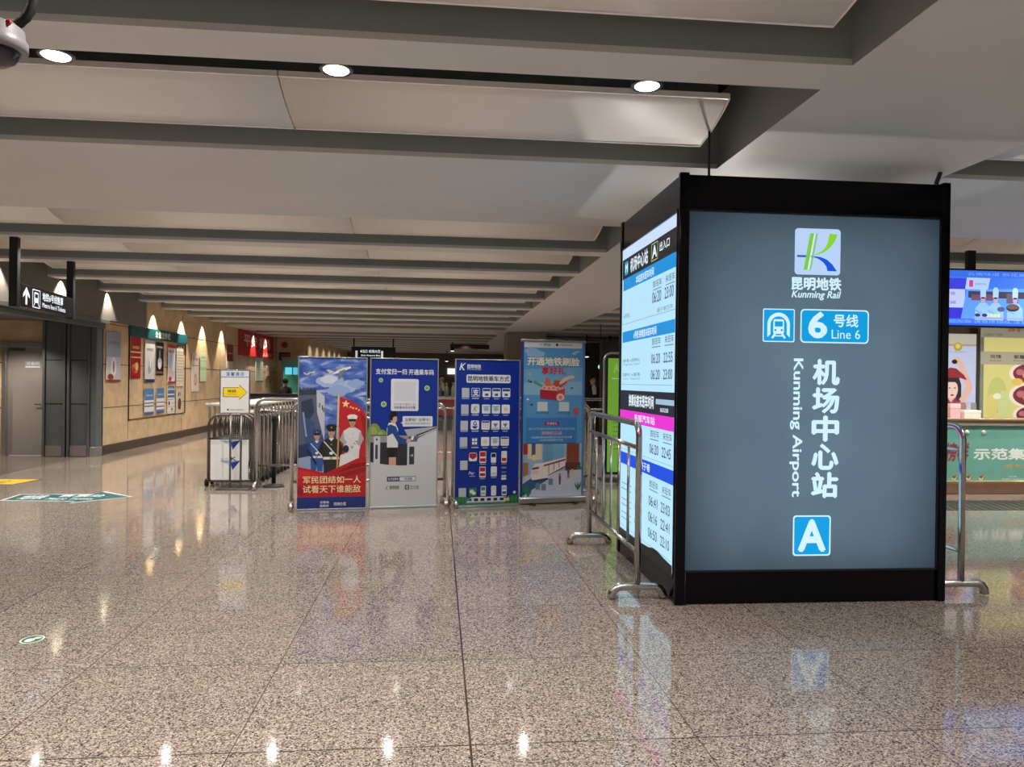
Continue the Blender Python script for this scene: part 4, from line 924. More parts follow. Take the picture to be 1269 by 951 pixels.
ROWT = [
 (17.06, 17.62, 1.52, 2.42, 'red poster with gold picture under the left end of the green header', P_simple((176, 30, 32), [(.0, .05, (150, 20, 24)), (.5, .53, (236, 200, 140)), (.62, .66, (240, 210, 150))], '欢度国庆', (246, 220, 160), .72, [(.45, .25, .3, .12, (214, 150, 60)), (.6, .3, .15, .1, (246, 220, 140)), (.3, .2, .15, .08, (190, 70, 50))])),
 (17.86, 18.46, 1.43, 2.40, 'pale grey poster with dark blue foot strip on the notice board', P_simple((208, 208, 212), [(0, .08, (50, 54, 110))], '文明出行', (90, 90, 100), .74, [(.5, .38, .2, .15, (176, 186, 196)), (.45, .3, .14, .1, (150, 170, 160)), (.55, .45, .06, .12, (226, 228, 232))])),
 (18.52, 19.03, 1.60, 2.38, 'black poster with a pale figure on the notice board', P_simple((26, 20, 26), [(.05, .12, (120, 96, 90))], '节约粮食', (200, 190, 190), .82, [(.5, .36, .26, .18, (190, 196, 214)), (.5, .6, .08, .2, (120, 120, 140)), (.45, .3, .18, .1, (220, 224, 236))])),
 (19.33, 19.85, 1.40, 2.36, 'white poster with red top and foot on the notice board', P_simple((214, 214, 226), [(.92, 1, (196, 56, 50)), (0, .06, (176, 60, 56))], '健康生活', (150, 60, 60), .80, [(.4, .55, .24, .2, (176, 196, 226)), (.55, .25, .3, .12, (222, 186, 184)), (.3, .12, .2, .06, (176, 70, 66))])),
 (19.93, 20.45, 1.33, 2.38, 'cream poster of small print with black head strip on the notice board', P_simple((222, 214, 198), [(.92, 1, (40, 38, 40))]+[(.12+.07*i, .14+.07*i, (186, 178, 164)) for i in range(11)], '公告', (230, 226, 220), .93)),
 (17.86, 18.42, .70, 1.29, 'lower blue poster with white panel of icons, left one of the pair', P_simple((86, 130, 184), [(.1, .55, (226, 228, 230)), (0, .06, (60, 96, 150)), (.30, .34, (60, 70, 100)), (.42, .46, (60, 70, 100))], '垃圾分类', (220, 230, 240), .7)),
 (18.60, 19.10, .70, 1.29, 'lower blue poster with white panel of icons, right one of the pair', P_simple((84, 126, 178), [(.15, .60, (224, 224, 226)), (0, .06, (60, 96, 150)), (.25, .3, (150, 70, 70)), (.42, .46, (90, 110, 150))], '文明礼仪', (220, 230, 240), .72)),
 (19.34, 19.80, 1.02, 1.34, 'small poster of blue stripes above a white comic sheet on the notice board', P_simple((70, 110, 160), [(.0, .1, (230, 230, 230)), (.3, .4, (220, 226, 236)), (.7, .76, (220, 226, 236))], '安全', (240, 240, 244), .8)),
 (19.34, 19.84, .66, 1.0, 'white comic sheet below the blue-striped poster on the notice board', P_simple((222, 222, 216), [(.48, .5, (80, 80, 80)), (.1, .12, (120, 120, 120))], None, fig=[(.2, .75, .12, .16, (60, 70, 100)), (.6, .3, .15, .12, (190, 120, 110)), (.75, .75, .14, .1, (190, 200, 210))])),
 (19.93, 20.42, .64, 1.26, 'beige sheet with a dark red bottle shape on the notice board', P_simple((206, 196, 178), [], None, fig=[(.55, .38, .26, .24, (90, 40, 40)), (.55, .38, .16, .16, (130, 70, 60)), (.4, .78, .1, .1, (90, 90, 96)), (.65, .80, .08, .1, (150, 140, 130))])),
]
for r_ in ROWT: wall_poster(*r_[:4], r_[4], r_[5], x=WX, grp='posters on the notice board')
wall_poster(15.86, 16.55, 1.45, 2.46, 'blue-grey poster alone beside the dark metal column', P_simple((150, 160, 178), [(.0, .04, (150, 60, 60)), (.05, .5, (186, 190, 200))], '平安机场', (90, 100, 130), .75, [(.5, .3, .2, .2, (214, 214, 220)), (.5, .3, .05, .12, (150, 60, 60)), (.3, .1, .2, .06, (140, 60, 60))]))
wall_poster(21.15, 21.75, 1.18, 2.23, 'white poster with red lettering and a bottle shape, right of the notice board', P_simple((218, 206, 194), [(.66, .68, (176, 90, 80))], '禁止吸烟', (176, 70, 60), .8, [(.5, .3, .18, .16, (190, 120, 100)), (.5, .3, .1, .1, (220, 190, 170))]))
wall_poster(21.86, 22.42, 1.45, 2.26, 'pale green poster beside the white bottle poster', P_simple((206, 226, 190), [(.4, .5, (170, 214, 160)), (.7, .72, (150, 190, 150))], '绿色出行', (110, 150, 110), .8))
wall_poster(24.5, 25.25, 1.85, 2.62, 'small dark red notice left of the wide red banner', P_simple((150, 30, 32), [(.0, .3, (226, 222, 220))], '通知', (240, 220, 200), .6))
wall_poster(28.3, 29.5, 1.42, 2.40, 'white notice sheet with dark head strip under the red banner', P_simple((214, 216, 206), [(.92, 1, (40, 46, 50)), (0, .05, (90, 110, 100))]+[(.15+.1*i, .17+.1*i, (176, 184, 178)) for i in range(7)], '须知', (220, 224, 220), .93))
wall_poster(30.0, 30.55, 1.55, 2.05, 'small white and red leaflet on the far stone wall', P_simple((206, 190, 180), [(.0, .2, (150, 60, 50)), (.6, .64, (160, 90, 80))], '提示', (150, 80, 70), .75))
# wide red banner
t = thing('wall_banner', 'wide red wall banner with white characters near the hall end', 'banner', (WX, 25.95, 2.33), PI/2)
mb = MB(); mb.box(0, 5.2, -.05, -.004, 0, .86, .004); bn = mb.build('panel', mat('red_banner', (170, 26, 34), .5, noise=.06), t)
a = Art(); a.text('平安 机场', .6, .34, 4.6, .74, (230, 200, 200), .02); a.rect(0, 0, 5.2, .26, (196, 34, 40)); a.text('人人有责', 3.4, .06, 4.9, .2, (240, 220, 220), .01); a.build('banner_lettering', bn, (0, -.051, 0))
# emblem board facing the hall
t = thing('emblem_board', 'pale board with round red emblem and black plaque at the hall end', 'sign', (-6.25, 31.93, 2.28))
mb = MB(); mb.box(-.35, .30, -.03, .03, 0, .92, .006); bd = mb.build('board', mat('cream_board', (206, 190, 160), .5, noise=.03), t)
mb = MB(); mb.lathe([(.14, -.05), (.15, -.045), (.15, -.03)], (-.03, 0, .66), 24, 'y'); mb.build('emblem_ring', mat('gold_ring', (200, 150, 60), .4, .5), bd)
mb = MB(); mb.lathe([(.11, -.06), (.12, -.055), (.12, -.045)], (-.03, 0, .66), 24, 'y'); mb.build('emblem_disc', mat('emblem_red', (150, 36, 30), .5), bd)
mb = MB(); mb.box(-.26, .20, -.05, -.03, .02, .36, .004); pq = mb.build('plaque', mat('black_plaque', (24, 22, 26), .4), t)
a = Art(); a.text('海关监管区', -.2, .22, .14, .28, (150, 130, 110), 0); a.text('公安检查站', -.2, .12, .14, .18, (150, 130, 110), 0); a.build('plaque_lettering', pq, (0, -.051, 0))
# teal glazed booth
t = thing('glazed_booth', 'teal glazed booth at the far left end of the hall', 'booth', (-5.3, 30.9, 0))
TG = mat('teal_glass', (60, 140, 126), .12, noise=.06); 
mb = MB(); mb.box(-.8, .9, -.5, .6, 0, 1.0, .01); mb.build('base_panel', mat('teal_panel', (70, 132, 120), .4, noise=.05), t)
mb = MB(); mb.box(-.78, .88, -.47, -.45, 1.0, 2.3); mb.box(-.78, -.76, -.47, .57, 1.0, 2.3); mb.build('glass', TG, t)
mb = MB()
for x in (-.8, -.1, .86): mb.box(x, x+.05, -.5, -.45, 1.0, 2.35)
mb.box(-.8, .91, -.5, .6, 2.3, 2.4); mb.build('frame', STEELD, t)
a = Art(emit=.8); a.rect(-.66, 1.72, -.40, 2.0, (110, 226, 246)); a.rect(-.36, 1.72, -.18, 2.0, (90, 200, 236)); a.build('lit_notice', t, (0, -.475, 0))
# dark desk in front
t = thing('service_desk', 'navy topped service desk near the far left wall', 'desk', (-5.5, 26.6, 0))
mb = MB(); mb.box(-.95, .95, -.35, .35, .98, 1.04, .01); mb.build('desk_top', mat('navy_laminate', (40, 46, 92), .4, noise=.05), t)
mb = MB(); mb.box(-.9, .9, -.3, .3, 0, .98, .01); mb.build('desk_body', mat('desk_grey', (96, 96, 104), .5, noise=.05), t)

# ------------------------------------------------------------------ people (small and far away)
def person(loc, rz, label, coat, trousers, skin=(196, 152, 126), hair=(22, 20, 22), lift=0.):
    V = []; E_ = []; R_ = []
    def v(x, y, z, r, link=None):
        V.append((x, y, z)); R_.append(r)
        if link is not None: E_.append((link, len(V)-1))
        return len(V)-1
    pel = v(0, 0, .95, .13); sp = v(0, .01, 1.12, .125, pel); ch = v(0, .0, 1.32, .15, sp); nk = v(0, 0, 1.47, .06, ch)
    jw = v(0, -.02, 1.555, .07, nk); hd_ = v(0, -.01, 1.63, .092, jw); tp = v(0, .005, 1.70, .07, hd_)
    v(0, -.115, 1.60, .016, hd_)                                       # nose
    for s in (-1, 1):
        v(s*.095, .01, 1.615, .018, hd_)                              # ear
        hp = v(s*.10, 0, .90, .10, pel); kn = v(s*.11, -.02, .50, .062, hp); an = v(s*.11, .01, .09, .042, kn); v(s*.12, -.13, .035, .036, an)
        sh = v(s*.19, 0, 1.40, .07, ch); el = v(s*.25, .02, 1.12, .046, sh); wr_ = v(s*.25, -.08, .89, .030, el); pm_ = v(s*.25, -.10, .82, .030, wr_)
        for j, dy in enumerate((-.03, -.01, .01, .03)):
            f1 = v(s*.25, -.105+dy, .765, .0095, pm_); v(s*.243, -.112+dy, .72-.006*abs(j-1.4), .0085, f1)
        th = v(s*.235, -.14, .80, .011, pm_); v(s*.23, -.155, .765, .009, th)
    me = bpy.data.meshes.new('body'); me.from_pydata(V, E_, [])
    o = bpy.data.objects.new('body', me); col.objects.link(o)
    o.modifiers.new('s', 'SKIN'); o.modifiers.new('d', 'SUBSURF').levels = 2
    for i, sv in enumerate(me.skin_vertices[0].data): sv.radius = (R_[i], R_[i]); sv.use_root = (i == 0)
    dg = bpy.context.evaluated_depsgraph_get(); dg.update()
    m2 = bpy.data.meshes.new_from_object(o.evaluated_get(dg)); bpy.data.objects.remove(o)
    for c_ in (coat, trousers, skin, (24, 22, 22), (232, 232, 232)): m2.materials.append(mat('cloth', c_, .75, noise=.08, nscale=20) if c_ != skin else mat('skin', c_, .55))
    for p in m2.polygons:
        c0 = p.center; p.use_smooth = True
        if c0.z > 1.49: p.material_index = 2
        elif c0.z < .07: p.material_index = 3
        elif c0.z < .88 and abs(c0.x) > .19: p.material_index = 2
        elif c0.z > 1.22 and abs(c0.x) < .045 and c0.y < -.05: p.material_index = 4
        elif c0.z < .93: p.material_index = 1
        else: p.material_index = 0
    t = thing('person', label, 'person', loc, rz)
    b = bpy.data.objects.new('body', m2); col.objects.link(b); b.parent = t; b.location.z = lift
    mb = MB(); mb.lathe([(.001, .125), (.05, .118), (.09, .08), (.102, .03), (.1, -.02), (.07, -.06)], (0, .022, 1.645), 16); 
    for v_ in mb.bm.verts:
        if v_.co.y < -.03 and v_.co.z < 1.68: v_.co.y = -.03
    mb.build('hair', mat('hair', hair, .6), t, (0, 0, lift))
    mb = MB()
    for s in (-1, 1): mb.lathe([(.002, -.012), (.009, -.006), (.009, .004)], (s*.036, -.083, 1.645), 8, 'y')
    mb.build('eyes', mat('eye_dark', (30, 24, 22), .4), t, (0, 0, lift))
    mb = MB(); mb.tube([(-.025, -.086, 1.572), (0, -.092, 1.569), (.025, -.086, 1.572)], .006, 6); mb.build('mouth', mat('lips', (160, 90, 84), .5), t, (0, 0, lift))
    return t
person((-5.35, 27.5, 0), 2.6, 'person in dark clothes with black hair behind the navy desk', (40, 34, 44), (30, 30, 36), lift=-.2)
person((.12, 25.8, 0), .3, 'person in a dark red top behind the red counter, between two blue banners', (96, 26, 34), (26, 26, 32))
person((4.42, 21.5, 0), .4, 'person in a black suit and white shirt, right of the sky-blue banner', (26, 26, 32), (24, 24, 30))

# ------------------------------------------------------------------ far middle: counter, goods, lamps, signs
t = thing('red_counter', 'red and grey shop counter far back between the banners', 'counter', (.4, 24.4, 0))
mb = MB(); mb.box(-1.6, 2.2, -.4, .4, .45, 1.0, .01); mb.build('front_panel', mat('red_panel', (130, 52, 50), .5, noise=.15, nscale=4), t)
mb = MB(); mb.box(-1.55, 2.15, -.36, .36, 0, .45, .01); mb.build('plinth', mat('grey_plinth', (76, 78, 80), .5, noise=.1), t)
mb = MB(); mb.box(-1.65, 2.25, -.45, .45, 1.0, 1.05, .01); mb.build('counter_top', mat('beige_top', (176, 156, 130), .35), t)
rng = random.Random(5)
for i in range(6):
    x = .05+.22*i; hh = .28+.2*rng.random(); cc = rng.choice([(96, 110, 100), (120, 126, 120), (70, 84, 80), (150, 140, 130)])
    mb = MB(); mb.lathe([(.07, 0), (.08, .02), (.08, hh*.6), (.045, hh*.75), (.04, hh*.9), (.055, hh*.95), (.05, hh)], (0, 0, 0), 14)
    b = mb.build('jar', mat('jar_glaze', cc, .3, noise=.15), None, (x, 24.3+.06*(i % 2), 1.05)); tag(b, 'glazed jar in a row on the far red counter', 'jar', 'jars on the red counter')
mb = MB(); mb.box(.55, 1.25, YB-.12, YB-.02, 1.95, 2.3, .01); tag(mb.build('lit_sign', mat('white_lightbox', (236, 240, 246), .4, emit=1.2)), 'white lit panel on the far end wall between banners', 'sign')
mb = MB(); mb.box(.5, 2.2, 33.0, 33.1, 2.95, 3.15, .01); tag(mb.build('red_glow_strip', mat('red_glow_paint', (84, 36, 40), .4, emit=.02)), 'long red strip imitating red light on the far ceiling', 'sign')  # red glow on the far coffers, put in as a dull red strip
def pendant(x, y, z, label):
    t = thing('pendant_lamp', label, 'lamp', (x, y, z), 0, 'pendant lamps')
    mb = MB(); mb.tube([(0, 0, .12), (0, 0, H-z)], .03, 8); mb.build('rod', BLACKM, t)
    mb = MB(); mb.lathe([(.05, .16), (.09, .12), (.1, .02), (.085, .0)], n=16); mb.build('shade', BLACKM, t)
    mb = MB(); mb.lathe([(.002, -.03), (.06, -.02), (.082, .0)], n=16); mb.build('bulb', mat('lit_bulb', (240, 242, 246), .4, emit=2.2), t)
pendant(.585, 32.37, 2.83, 'black pendant lamp above the left edge of the icon banner')
pendant(.45, 41.87, 2.63, 'small far pendant lamp above the gap between blue banners')
pendant(5.08, 25.8, 2.45, 'black pendant lamp right of the sky-blue banner top')
t = thing('hanging_sign', 'far black hanging sign with white lettering above the soldiers banner', 'sign', (-2.58, 30.47, 2.56))
for x in (-.75, .79):
    mb = MB(); mb.tube([(x, 0, .1), (x, 0, H-2.57)], .03, 8); mb.build('pole', BLACKM, t)
mb = MB(); mb.box(-.84, .88, -.06, .06, -.19, .30, .008); pn = mb.build('panel', mat('black_sign_face', (12, 14, 22), .35, noise=.1), t)
a = Art(emit=1.); a.poly([(-.5, .12), (-.44, .18), (-.44, .06)], WS); a.text('出口', -.40, .06, -.22, .18, WS, .01); a.text('机场大巴', -.16, .06, .28, .18, WS, .01); a.text('Exit Airport Bus', -.45, -.09, .28, -.01, WS, .01); a.rect(-.68, -.15, -.6, .14, (190, 190, 180)); a.rect(.32, -.15, .4, .14, (200, 200, 190)); a.build('sign_lettering', pn, (0, -.061, 0))
t = thing('hanging_sign', 'dark unlit hanging sign left of the kiosk timetable', 'sign', (6.15, 26, 2.55))
for x in (-.2, .5):
    mb = MB(); mb.tube([(x, 0, .1), (x, 0, H-2.55)], .025, 8); mb.build('pole', BLACKM, t)
mb = MB(); mb.box(-.58, .7, -.06, .06, -.25, .31, .008); mb.build('panel', BLACKM, t)
# dark pillars and beam of the far shop fronts on the right
for i, (x, y, wd) in enumerate(((3.05, 18.5, .12), (4.05, 18.6, .42))):
    mb = MB(); mb.box(x, x+wd, y, y+.3, 0, 2.62, .008); tag(mb.build('wall_pillar', mat('black_shop_pillar', (22, 22, 24), .4, noise=.1)), kind='structure')
mb = MB(); mb.box(2.6, 9, 27.2, 27.5, 2.3, 3.0, .01); mb.box(2.6, 9, 27.25, 27.45, 0, 2.3); tag(mb.build('wall_shopfront', mat('brown_shopfront', (74, 60, 52), .5, noise=.25, nscale=1.5)), kind='structure')
mb = MB(); mb.lathe([(.05, -.04), (.06, -.03), (.06, .03)], (0, 0, 0), 16, 'y'); o = mb.build('signal_lamp', mat('green_lamp', (120, 230, 190), .4, emit=1.5), None, (4.52, 20.97, 2.0)); tag(o, 'small round green lamp above the suited person', 'lamp')
mb = MB(); mb.tube([(0, .02, .05), (0, .02, H-2.0)], .012, 8); mb.build('stem', BLACKM, o)
# green standing sign
t = thing('standing_sign', 'green standing sign in a rounded silver frame beside the kiosk', 'sign', (3.05, 11.9, 0))
mb = MB(); r = .12; hw = .42
path = [(-hw, .03), (-hw, 2.03-r)]+arc(-hw+r, 2.03-r, r, 180, 90)[1:]+arc(hw-r, 2.03-r, r, 90, 0)+[(hw, .03)]
mb.tube([(x, 0, z) for x, z in path], .02, 10); mb.build('frame', ALU, t)
mb = MB(); mb.box(-hw+.03, hw-.03, -.03, .03, .10, 1.98, .006); mb.build('back_panel', BLACKM, t)
a = Art(emit=.55, rough=.4); a.rect(-hw+.055, .14, hw-.055, 1.95, (126, 186, 60)); a.text('K', -.28, 1.72, -.12, 1.86, (160, 206, 110), .01, .3); a.rect(-.3, 1.62, .1, 1.635, (190, 224, 150))
for i, ch in enumerate('昆明地铁'): a.text(ch, -.12, 1.30-.3*i, .14, 1.56-.3*i, (20, 24, 22), .04, emit=0)
for i in range(7): a.rect(-.28, .92-.07*i, -.14, .935-.07*i, (90, 140, 50))
a.build('green_face', t, (0, -.031, 0))
mb = MB(); mb.box(-hw-.05, hw+.05, -.2, .2, 0, .03, .008); mb.build('base', STEELD, t)
mb = MB(); mb.box(-.11, .11, -.09, .09, 0, .62, .02); t2 = mb.build('litter_bin', mat('dark_bin', (40, 36, 40), .5, noise=.1), None, (2.86, 11.3, 0)); tag(t2, 'dark slim litter bin in front of the green standing sign', 'bin')

# ------------------------------------------------------------------ floor stickers
def flat(name, label, pts_layers, loc=(0, 0, 0)):
    a = Art(rough=.35, step=.0002); pts_layers(a)
    o = a.build(name, None, (loc[0], loc[1], .0012), (-PI/2, 0, 0))
    return tag(o, label, 'floor sticker')
def st_arrow(a):
    out_ = [(-5.40, 9.98), (-4.47, 9.90), (-4.475, 9.76), (-3.92, 10.28), (-4.47, 10.77), (-4.50, 10.52), (-5.43, 10.51)]
    a.poly(out_, (206, 214, 212)); cx, cy = -4.7, 10.24
    a.poly([(cx+(x-cx)*.95, cy+(y-cy)*.88) for x, y in out_], (34, 92, 96))
    W_ = (206, 220, 222)
    a.text('地铁', -5.28, 10.08, -4.98, 10.42, W_, .02); a.text('售票处', -4.86, 10.26, -4.30, 10.48, W_, .02); a.text('Metro Tickets', -4.90, 10.04, -4.34, 10.20, W_, .02)
flat('floor_arrow', 'teal arrow sticker with white lettering on the floor', st_arrow)
def st_yel(a):
    a.poly([(-7.2, 11.44), (-6.0, 11.44), (-5.88, 12.05), (-7.2, 12.07)], (60, 54, 30)); a.poly([(-7.2, 11.47), (-6.02, 11.47), (-5.93, 12.02), (-7.2, 12.04)], (222, 186, 40)); a.text('注意安全', -6.9, 11.6, -6.2, 11.9, (150, 120, 30), .02)
flat('floor_sticker', 'yellow floor sticker at the left edge near the door', st_yel)
def st_grn(a):
    a.ell(-2.365, 4.73, .062, .075, (206, 226, 206)); a.ell(-2.365, 4.73, .052, .064, (24, 96, 56)); a.ell(-2.372, 4.715, .026, .034, (224, 236, 226)); a.ell(-2.345, 4.755, .02, .018, (224, 236, 226))
flat('floor_sticker', 'small round green floor sticker with a white mark', st_grn)
mb = MB(); mb.lathe([(.001, .003), (.035, .003), (.04, 0)], n=20); tag(mb.build('floor_stud', STEEL, None, (-2.40, 6.79, .001)), 'small round metal stud in the floor slabs', 'stud')

# ------------------------------------------------------------------ dome camera with conduit, top left
t = thing('dome_camera', 'white dome security camera on a ceiling pole, top left corner', 'security camera', (-1.265, 2.3, 2.485))
mb = MB(); mb.lathe([(.074, .0), (.079, .006), (.079, .03), (.072, .036), (.070, .062), (.058, .074), (.002, .076)], n=32); mb.build('housing', mat('camera_plastic', (132, 128, 130), .4, noise=.02), t)
mb = MB(); mb.lathe([(.002, -.048), (.025, -.044), (.046, -.03), (.058, -.012), (.062, .002)], n=32); mb.build('dome', mat('smoked_dome', (34, 34, 40), .08, coat=.6), t)
mb = MB(); mb.lathe([(.006, -.003), (.010, 0), (.006, .003)], (.055, -.045, .062), 12, 'y'); mb.build('red_mark', mat('red_mark', (170, 30, 40), .4), t)
mb = MB(); mb.tube([(-.02, .03, .07), (-.05, .03, .12), (-.09, .03, H-2.485-.001)], .016, 8); mb.build('pole', WHITE, t)
mb = MB(); n = 26; pts = []
for k in range(n+1):
    an = math.radians(-165+195*k/n)
    pts.append((.009+.088*math.cos(an), .0, .152+.088*math.sin(an)))
rs = [.0125+.0018*(k % 2) for k in range(len(pts))]
pts.append((.075, .04, .25)); rs.append(.0125); pts.append((.04, .08, H-2.485-.001)); rs.append(.0125)
mb.tube(pts, rs, 12); mb.build('cable_conduit', RUBBER, t)

# ------------------------------------------------------------------ food shop on the right
sh = thing('shop_counter', 'teal fronted shop counter with gold trim, right edge', 'counter', (10.2, 10.36, 0))
mb = MB(); mb.box(-3.4, 3.8, 0, .7, .19, 1.0, .004); mb.build('front_panel', mat('teal_front', (112, 172, 160), .4, noise=.03), sh)
mb = MB(); mb.box(-3.42, 3.82, -.03, .75, 1.0, 1.09, .006); mb.build('counter_top', mat('grey_stone_top', (150, 138, 124), .4, noise=.08), sh)
mb = MB(); mb.box(-3.43, 3.83, -.05, .0, 1.075, 1.105, .004); mb.box(-3.43, 3.83, -.035, .0, .165, .20, .004); mb.build('gold_trim', GOLD, sh)
mb = MB(); mb.box(-3.4, 3.8, .04, .7, .0, .165, .004); mb.build('plinth', mat('pink_plinth', (190, 150, 130), .4, noise=.06), sh)
a = Art(rough=.4)
LGt = (228, 240, 234)
a.text('示范集体为人民', -2.42, .50, -.55, .66, LGt, .03); a.text('的榜样', -3.05, .48, -2.50, .74, (140, 66, 70), .03, .15); a.text('服务旅客 诚信经营', -1.95, .37, -.7, .43, (190, 176, 130), .02)
a.text('文明示范单位', -1.98, .20, -1.65, .225, LGt, .0); a.text('云南', -1.88, .24, -1.74, .262, LGt, 0)
for i, xx in enumerate((-2.95, -2.72, -2.5, -2.3)):
    a.ell(xx, .235, .05, .022, (110, 80, 60)); a.poly([(xx-.05, .25), (xx, .22), (xx+.05, .27), (xx+.02, .20), (xx-.03, .2)], (214, 206, 180)); a.ell(xx+.02, .262, .022, .016, (190, 110, 110))
a.poly([(-1.38, 0.19), (-1.40, .28), (-1.34, .36), (-1.22, .38), (-1.1, .19)], (150, 200, 190))
a.build('printed_front', sh, (0, -.001, .01))
for xx in (-2.53, -2.27, -.9):
    mb = MB(); mb.lathe([(.002, -.022), (.022, -.018), (.03, -.008), (.034, 0)], (xx, 0, .905), 14, 'y'); mb.build('bolt_cap', mat('cream_cap', (232, 226, 206), .3), sh)
# back wall of the shop, illuminated food boards and portrait board
mb = MB(); mb.box(6.4, 15.8, 11.9, 12.1, 0, 3.19); tag(mb.build('wall_shop', mat('shop_back_wall', (120, 116, 106), .6, noise=.05)), kind='structure')
mb = MB(); mb.box(6.4, 15.8, 11.2, 11.9, 2.98, 3.19, .01); mb.box(6.4, 15.8, 11.15, 11.2, 3.02, 3.06); tag(mb.build('trim_5', GOLD), kind='structure')
t = thing('poster_board', 'lit poster of a woman in a red hat with raised arm', 'poster', (8.32, 11.62, 1.03))
mb = MB(); mb.box(-.62, .46, .0, .06, 0, 1.42, .006); mb.build('light_frame', STEELD, t)
a = Art(emit=.62, rough=.4)
a.rect(-.6, .02, .42, 1.40, (196, 204, 236)); a.rect(-.6, 1.22, .42, 1.40, (200, 196, 180)); a.rect(-.6, 1.20, .42, 1.235, (190, 160, 140)); a.ell(.10, 1.19, .075, .07, (190, 170, 50)); a.ell(.10, 1.20, .04, .04, (226, 214, 120)); a.text('云南特产', -.06, 1.09, .28, 1.12, (150, 156, 190), 0); a.text('花样', -.5, 1.26, -.1, 1.33, (80, 70, 60), .02)
SKN = (226, 186, 172)
fx_ = lambda u: (u+.17)*1.12
def q2(pts, c_): a.poly([(fx_(u), .02+(v-.02)*1.36) for u, v in pts], c_)
def e2(u, v, ru, rv, c_): a.ell(fx_(u), .02+(v-.02)*1.36, ru*1.1, rv*1.3, c_)
q2([(-.14, .66), (-.14, .74), (-.06, .76), (.02, .66), (.155, .42), (.145, .36), (.06, .24), (-.02, .05), (-.10, .12), (.0, .34), (.05, .40), (-.04, .58), (-.09, .67)], SKN)
q2([(-.42, .02), (-.38, .22), (-.25, .28), (-.08, .28), (.0, .20), (.03, .02)], (150, 44, 60)); q2([(-.24, .28), (-.18, .21), (-.10, .28)], SKN)
q2([(-.30, .24), (-.31, .46), (-.25, .52), (-.06, .52), (-.02, .42), (-.02, .28), (-.08, .23), (-.12, .34), (-.22, .34), (-.24, .22)], (56, 40, 44))
e2(-.165, .37, .095, .115, (236, 206, 196)); q2([(-.27, .44), (-.24, .50), (-.08, .50), (-.06, .42), (-.12, .455), (-.21, .455)], (50, 36, 40))
for u in (-.20, -.12): e2(u, .385, .018, .007, (60, 40, 40))
e2(-.16, .30, .028, .012, (176, 40, 60)); a.line([(fx_(-.16), .51), (fx_(-.168), .45)], .008, (214, 170, 156))
q2([(-.31, .48), (-.28, .58), (-.20, .63), (-.10, .62), (.02, .54), (.07, .48), (-.06, .51), (-.2, .51)], (150, 46, 56)); e2(-.13, .70, .045, .028, (40, 24, 28))
a.build('print', t, (0, -.001, 0))
t = thing('menu_board', 'lit yellow food board with pictures of filled pastries', 'sign', (10.3, 11.6, 1.02))
mb = MB(); mb.box(-1.5, 2.4, .0, .07, 0, 1.60, .006); mb.build('light_frame', mat('grey_frame', (120, 120, 108), .5), t)
a = Art(emit=.66, rough=.4)
YE = (214, 206, 130)
a.rect(-1.44, .02, 2.35, 1.36, YE); a.rect(-1.5, 1.36, 2.4, 1.58, (150, 146, 128)); a.text('鲜花饼', -1.03, 1.46, -.2, 1.57, (150, 80, 70), .02); a.text('云南特产 现烤', -1.45, 1.38, -1.12, 1.43, (90, 88, 80), 0)
a.ell(-1.2, .42, .17, .30, (190, 196, 118)); a.ell(-1.08, .28, .12, .22, (200, 208, 140)); a.ell(-1.3, .24, .10, .20, (216, 200, 120)); a.ell(-1.2, .40, .07, .05, (232, 232, 200))
for cx, cz, s in ((-.62, .78, .72), (-.58, .42, .80), (-.60, .10, .62)):
    a.ell(cx, cz, .52*s, .27*s, (236, 222, 206)); a.ell(cx+.03, cz, .47*s, .23*s, (122, 50, 60)); a.ell(cx+.1, cz-.02, .34*s, .17*s, (214, 160, 90)); a.ell(cx+.02, cz+.08, .12*s, .06*s, (226, 170, 176)); a.ell(cx-.25*s, cz+.02, .1*s, .07*s, (190, 110, 120))
for cx, cz in ((-.85, .64), (-.6, .61)): a.ell(cx, cz, .1, .06, (226, 190, 90))
a.rect(-1.5, .92, 2.4, 1.13, (170, 164, 140)); a.text('玫瑰', -1.33, 1.02, -1.14, 1.08, (70, 66, 60), .02); a.text('Rose cake', -1.33, .97, -1.14, .995, (70, 66, 60), 0); a.text('紫薯', -.92, 1.02, -.73, 1.08, (70, 66, 60), .02); a.text('Purple', -.92, .97, -.73, .995, (70, 66, 60), 0)
a.build('print', t, (0, -.001, 0))
def boxy(name, label, cat, x, y, z, wx, wy, hz, c_, em=0.):
    t = thing(name, label, cat, (x, y, z))
    mb = MB(); mb.box(-wx/2, wx/2, -wy/2, wy/2, 0, hz, .006); mb.build('carton', mat('carton', c_, .5, noise=.04), t)
    mb = MB(); mb.box(-wx/2-.003, wx/2+.003, -wy/2-.003, wy/2+.003, hz*.72, hz+.003, .004); mb.build('lid', mat('carton_lid', tuple(min(255, int(v*1.08)) for v in c_), .5), t)
    return t
boxy('gift_box', 'pink gift box standing on the teal counter', 'box', 7.60, 10.62, 1.09, .16, .2, .22, (226, 176, 186))
boxy('gift_box', 'cream gift box standing on the teal counter', 'box', 7.86, 10.60, 1.09, .26, .2, .13, (232, 216, 206))
t = thing('display_case', 'small clear display case behind the cream gift box', 'case', (7.98, 10.86, 1.09))
mb = MB(); mb.box(-.13, .13, -.1, .1, 0, .24, .004); mg = mat('clear_plastic', (235, 238, 240), .05); mg.node_tree.nodes['Principled BSDF'].inputs['Transmission Weight'].default_value = .85; mb.build('case_shell', mg, t)
mb = MB(); mb.box(-.1, .1, -.08, .08, .005, .1, .01); mb.build('contents', mat('pastry', (214, 180, 150), .6, noise=.2), t)
